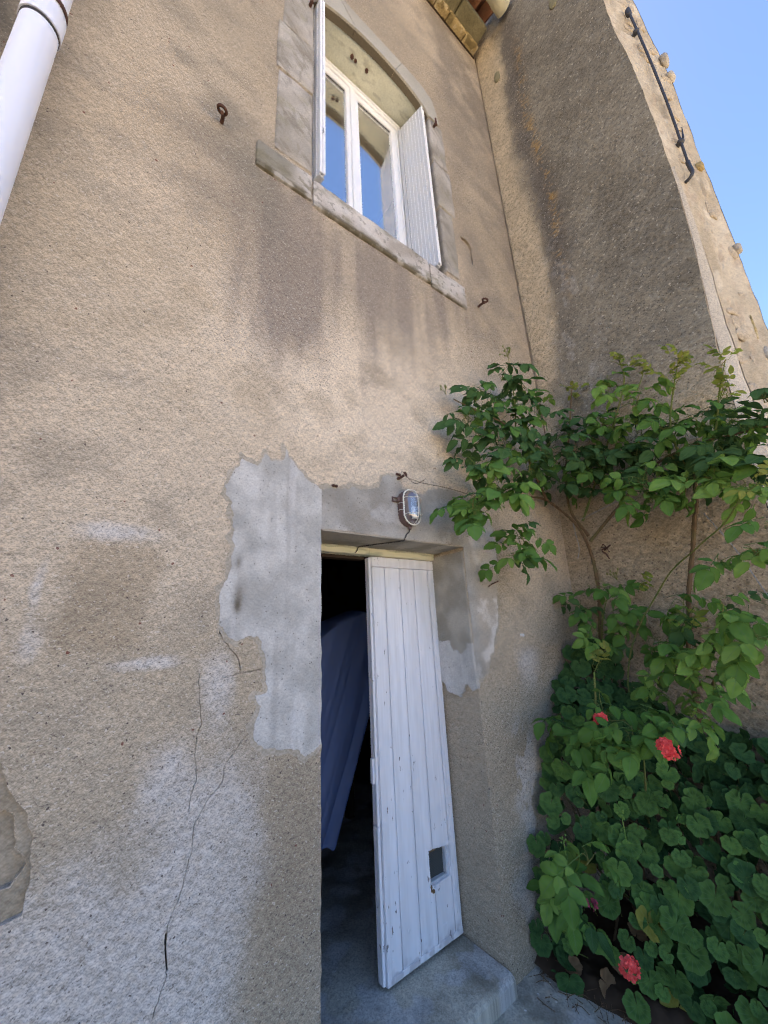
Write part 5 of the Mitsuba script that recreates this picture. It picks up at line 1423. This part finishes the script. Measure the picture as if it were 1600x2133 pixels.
for i, (c, r_, n, m_, lab) in enumerate([((2.00, -0.803, 1.020), 0.036, 17, 'm_petal', 'coral red flower head, the largest, over the geranium leaves'),
                                         ((1.955, -0.495, 0.19), 0.032, 13, 'm_petal', 'coral red flower head low near the ground'),
                                         ((2.14, -0.475, 1.065), 0.024, 8, 'm_petal', 'small red flower head half hidden by rose leaves'),
                                         ((2.00, -0.350, 0.318), 0.011, 3, 'm_petal_pink', 'small faded pink flower')]):
    put(f'{GER}__flower_head', flower_head(c, r_, n, m_, 60 + i), m_, label=lab)
    put(f'{GER}__flower_stalk', tube([np.array(c), np.array(c) + [0.05, 0.015, -0.025], np.array(c) + [0.20, 0.06, -0.10]], 0.0024, 0.003, 6, 5), 'm_cane', smooth=40)
    ms = [ball(np.array(c) + np.array([0.0, -0.004, -r_ * 0.9]) + gr.normal(size=3) * r_ * np.array([0.35, 0.5, 0.2]), 0.0042, 1, (1, 1, 1)) for _ in range(5)]
    put(f'{GER}__bud_cluster', cat_(ms), 'm_leaf_light', smooth=True)
for c in ((2.15, -0.66, 1.02), (2.02, -0.55, 0.70), (1.97, -0.275, 0.545)):
    ms = [ball(np.array(c) + gr.normal(size=3) * 0.009, 0.0045, 1) for _ in range(9)] + [tube([np.array(c), np.array(c) + [0.02, 0.01, -0.10]], 0.002, 0.0025, 5, 4)]
    put(f'{GER}__bud_cluster', cat_(ms), 'm_leaf_light', smooth=True)

# soil and litter at the foot
bedx = []
bed = grid_sheet(1.99, 3.05, -1.7, 0.01, 70, 100, lambda X, Y: GZ - 0.008 + np.clip((X - (foot(Y.ravel()).reshape(Y.shape) - 0.03)) / 0.10, 0, 1) * (0.025 + 0.05 * meshkit.fbm(np.stack([X * 14, Y * 14, X * 0], -1), 3, 9)) - 0.03 * (X < foot(Y.ravel()).reshape(Y.shape) - 0.03))
put('flower_bed_soil', bed, 'm_soil', smooth=True, label='dark crumbly soil of the bed under the geraniums', kind='structure')
lit = []
for _ in range(260):
    y = gr.uniform(-1.0, -0.03)
    x_ = foot(y) + gr.normal() * 0.06 + 0.03
    a, L = gr.uniform(0, 6.28), gr.uniform(0.02, 0.09)
    z_ = GZ + gr.uniform(0.004, 0.010) + 0.02 * (x_ > foot(y) + 0.05)
    lit.append(tube([(x_, y, z_), (x_ + L * 0.5 * math.cos(a), min(-0.01, y + L * 0.5 * math.sin(a)), z_ + gr.uniform(-0.005, 0.012)), (x_ + L * math.cos(a), min(-0.01, y + L * math.sin(a)), z_ - 0.004)], 0.0016, 0.0010, 4, 2))
put('litter', cat_(lit), 'm_litter', label='dry stalks and twigs lying along the front of the bed', kind='stuff')
for i, (c, s_) in enumerate((((2.10, -0.30, -0.03), 0.05), ((2.22, -0.42, 0.16), 0.04), ((2.06, -0.17, -0.02), 0.04), ((2.20, -0.33, 0.02), 0.045))):
    put('fallen_leaf', None, None, shape={**gv['m_geranium'][i][0], 'bsdf': {'type': 'ref', 'id': 'm_dry_leaf'}}, to_world=frame(c, gr.normal(size=3), np.array([-0.5, -0.3, 0.8]) + gr.uniform(-0.4, 0.4, 3), s_),
        label=('brown dry leaf lowest by the wall at the left end of the geranium bed', 'brown dry leaf caught in the dark hollow above the lower red flower', 'brown dry leaf on the soil next to the door wall', 'brown dry leaf in the gap between the pink flower and the soil')[i], cat='leaf', group='dry leaves under the geranium')
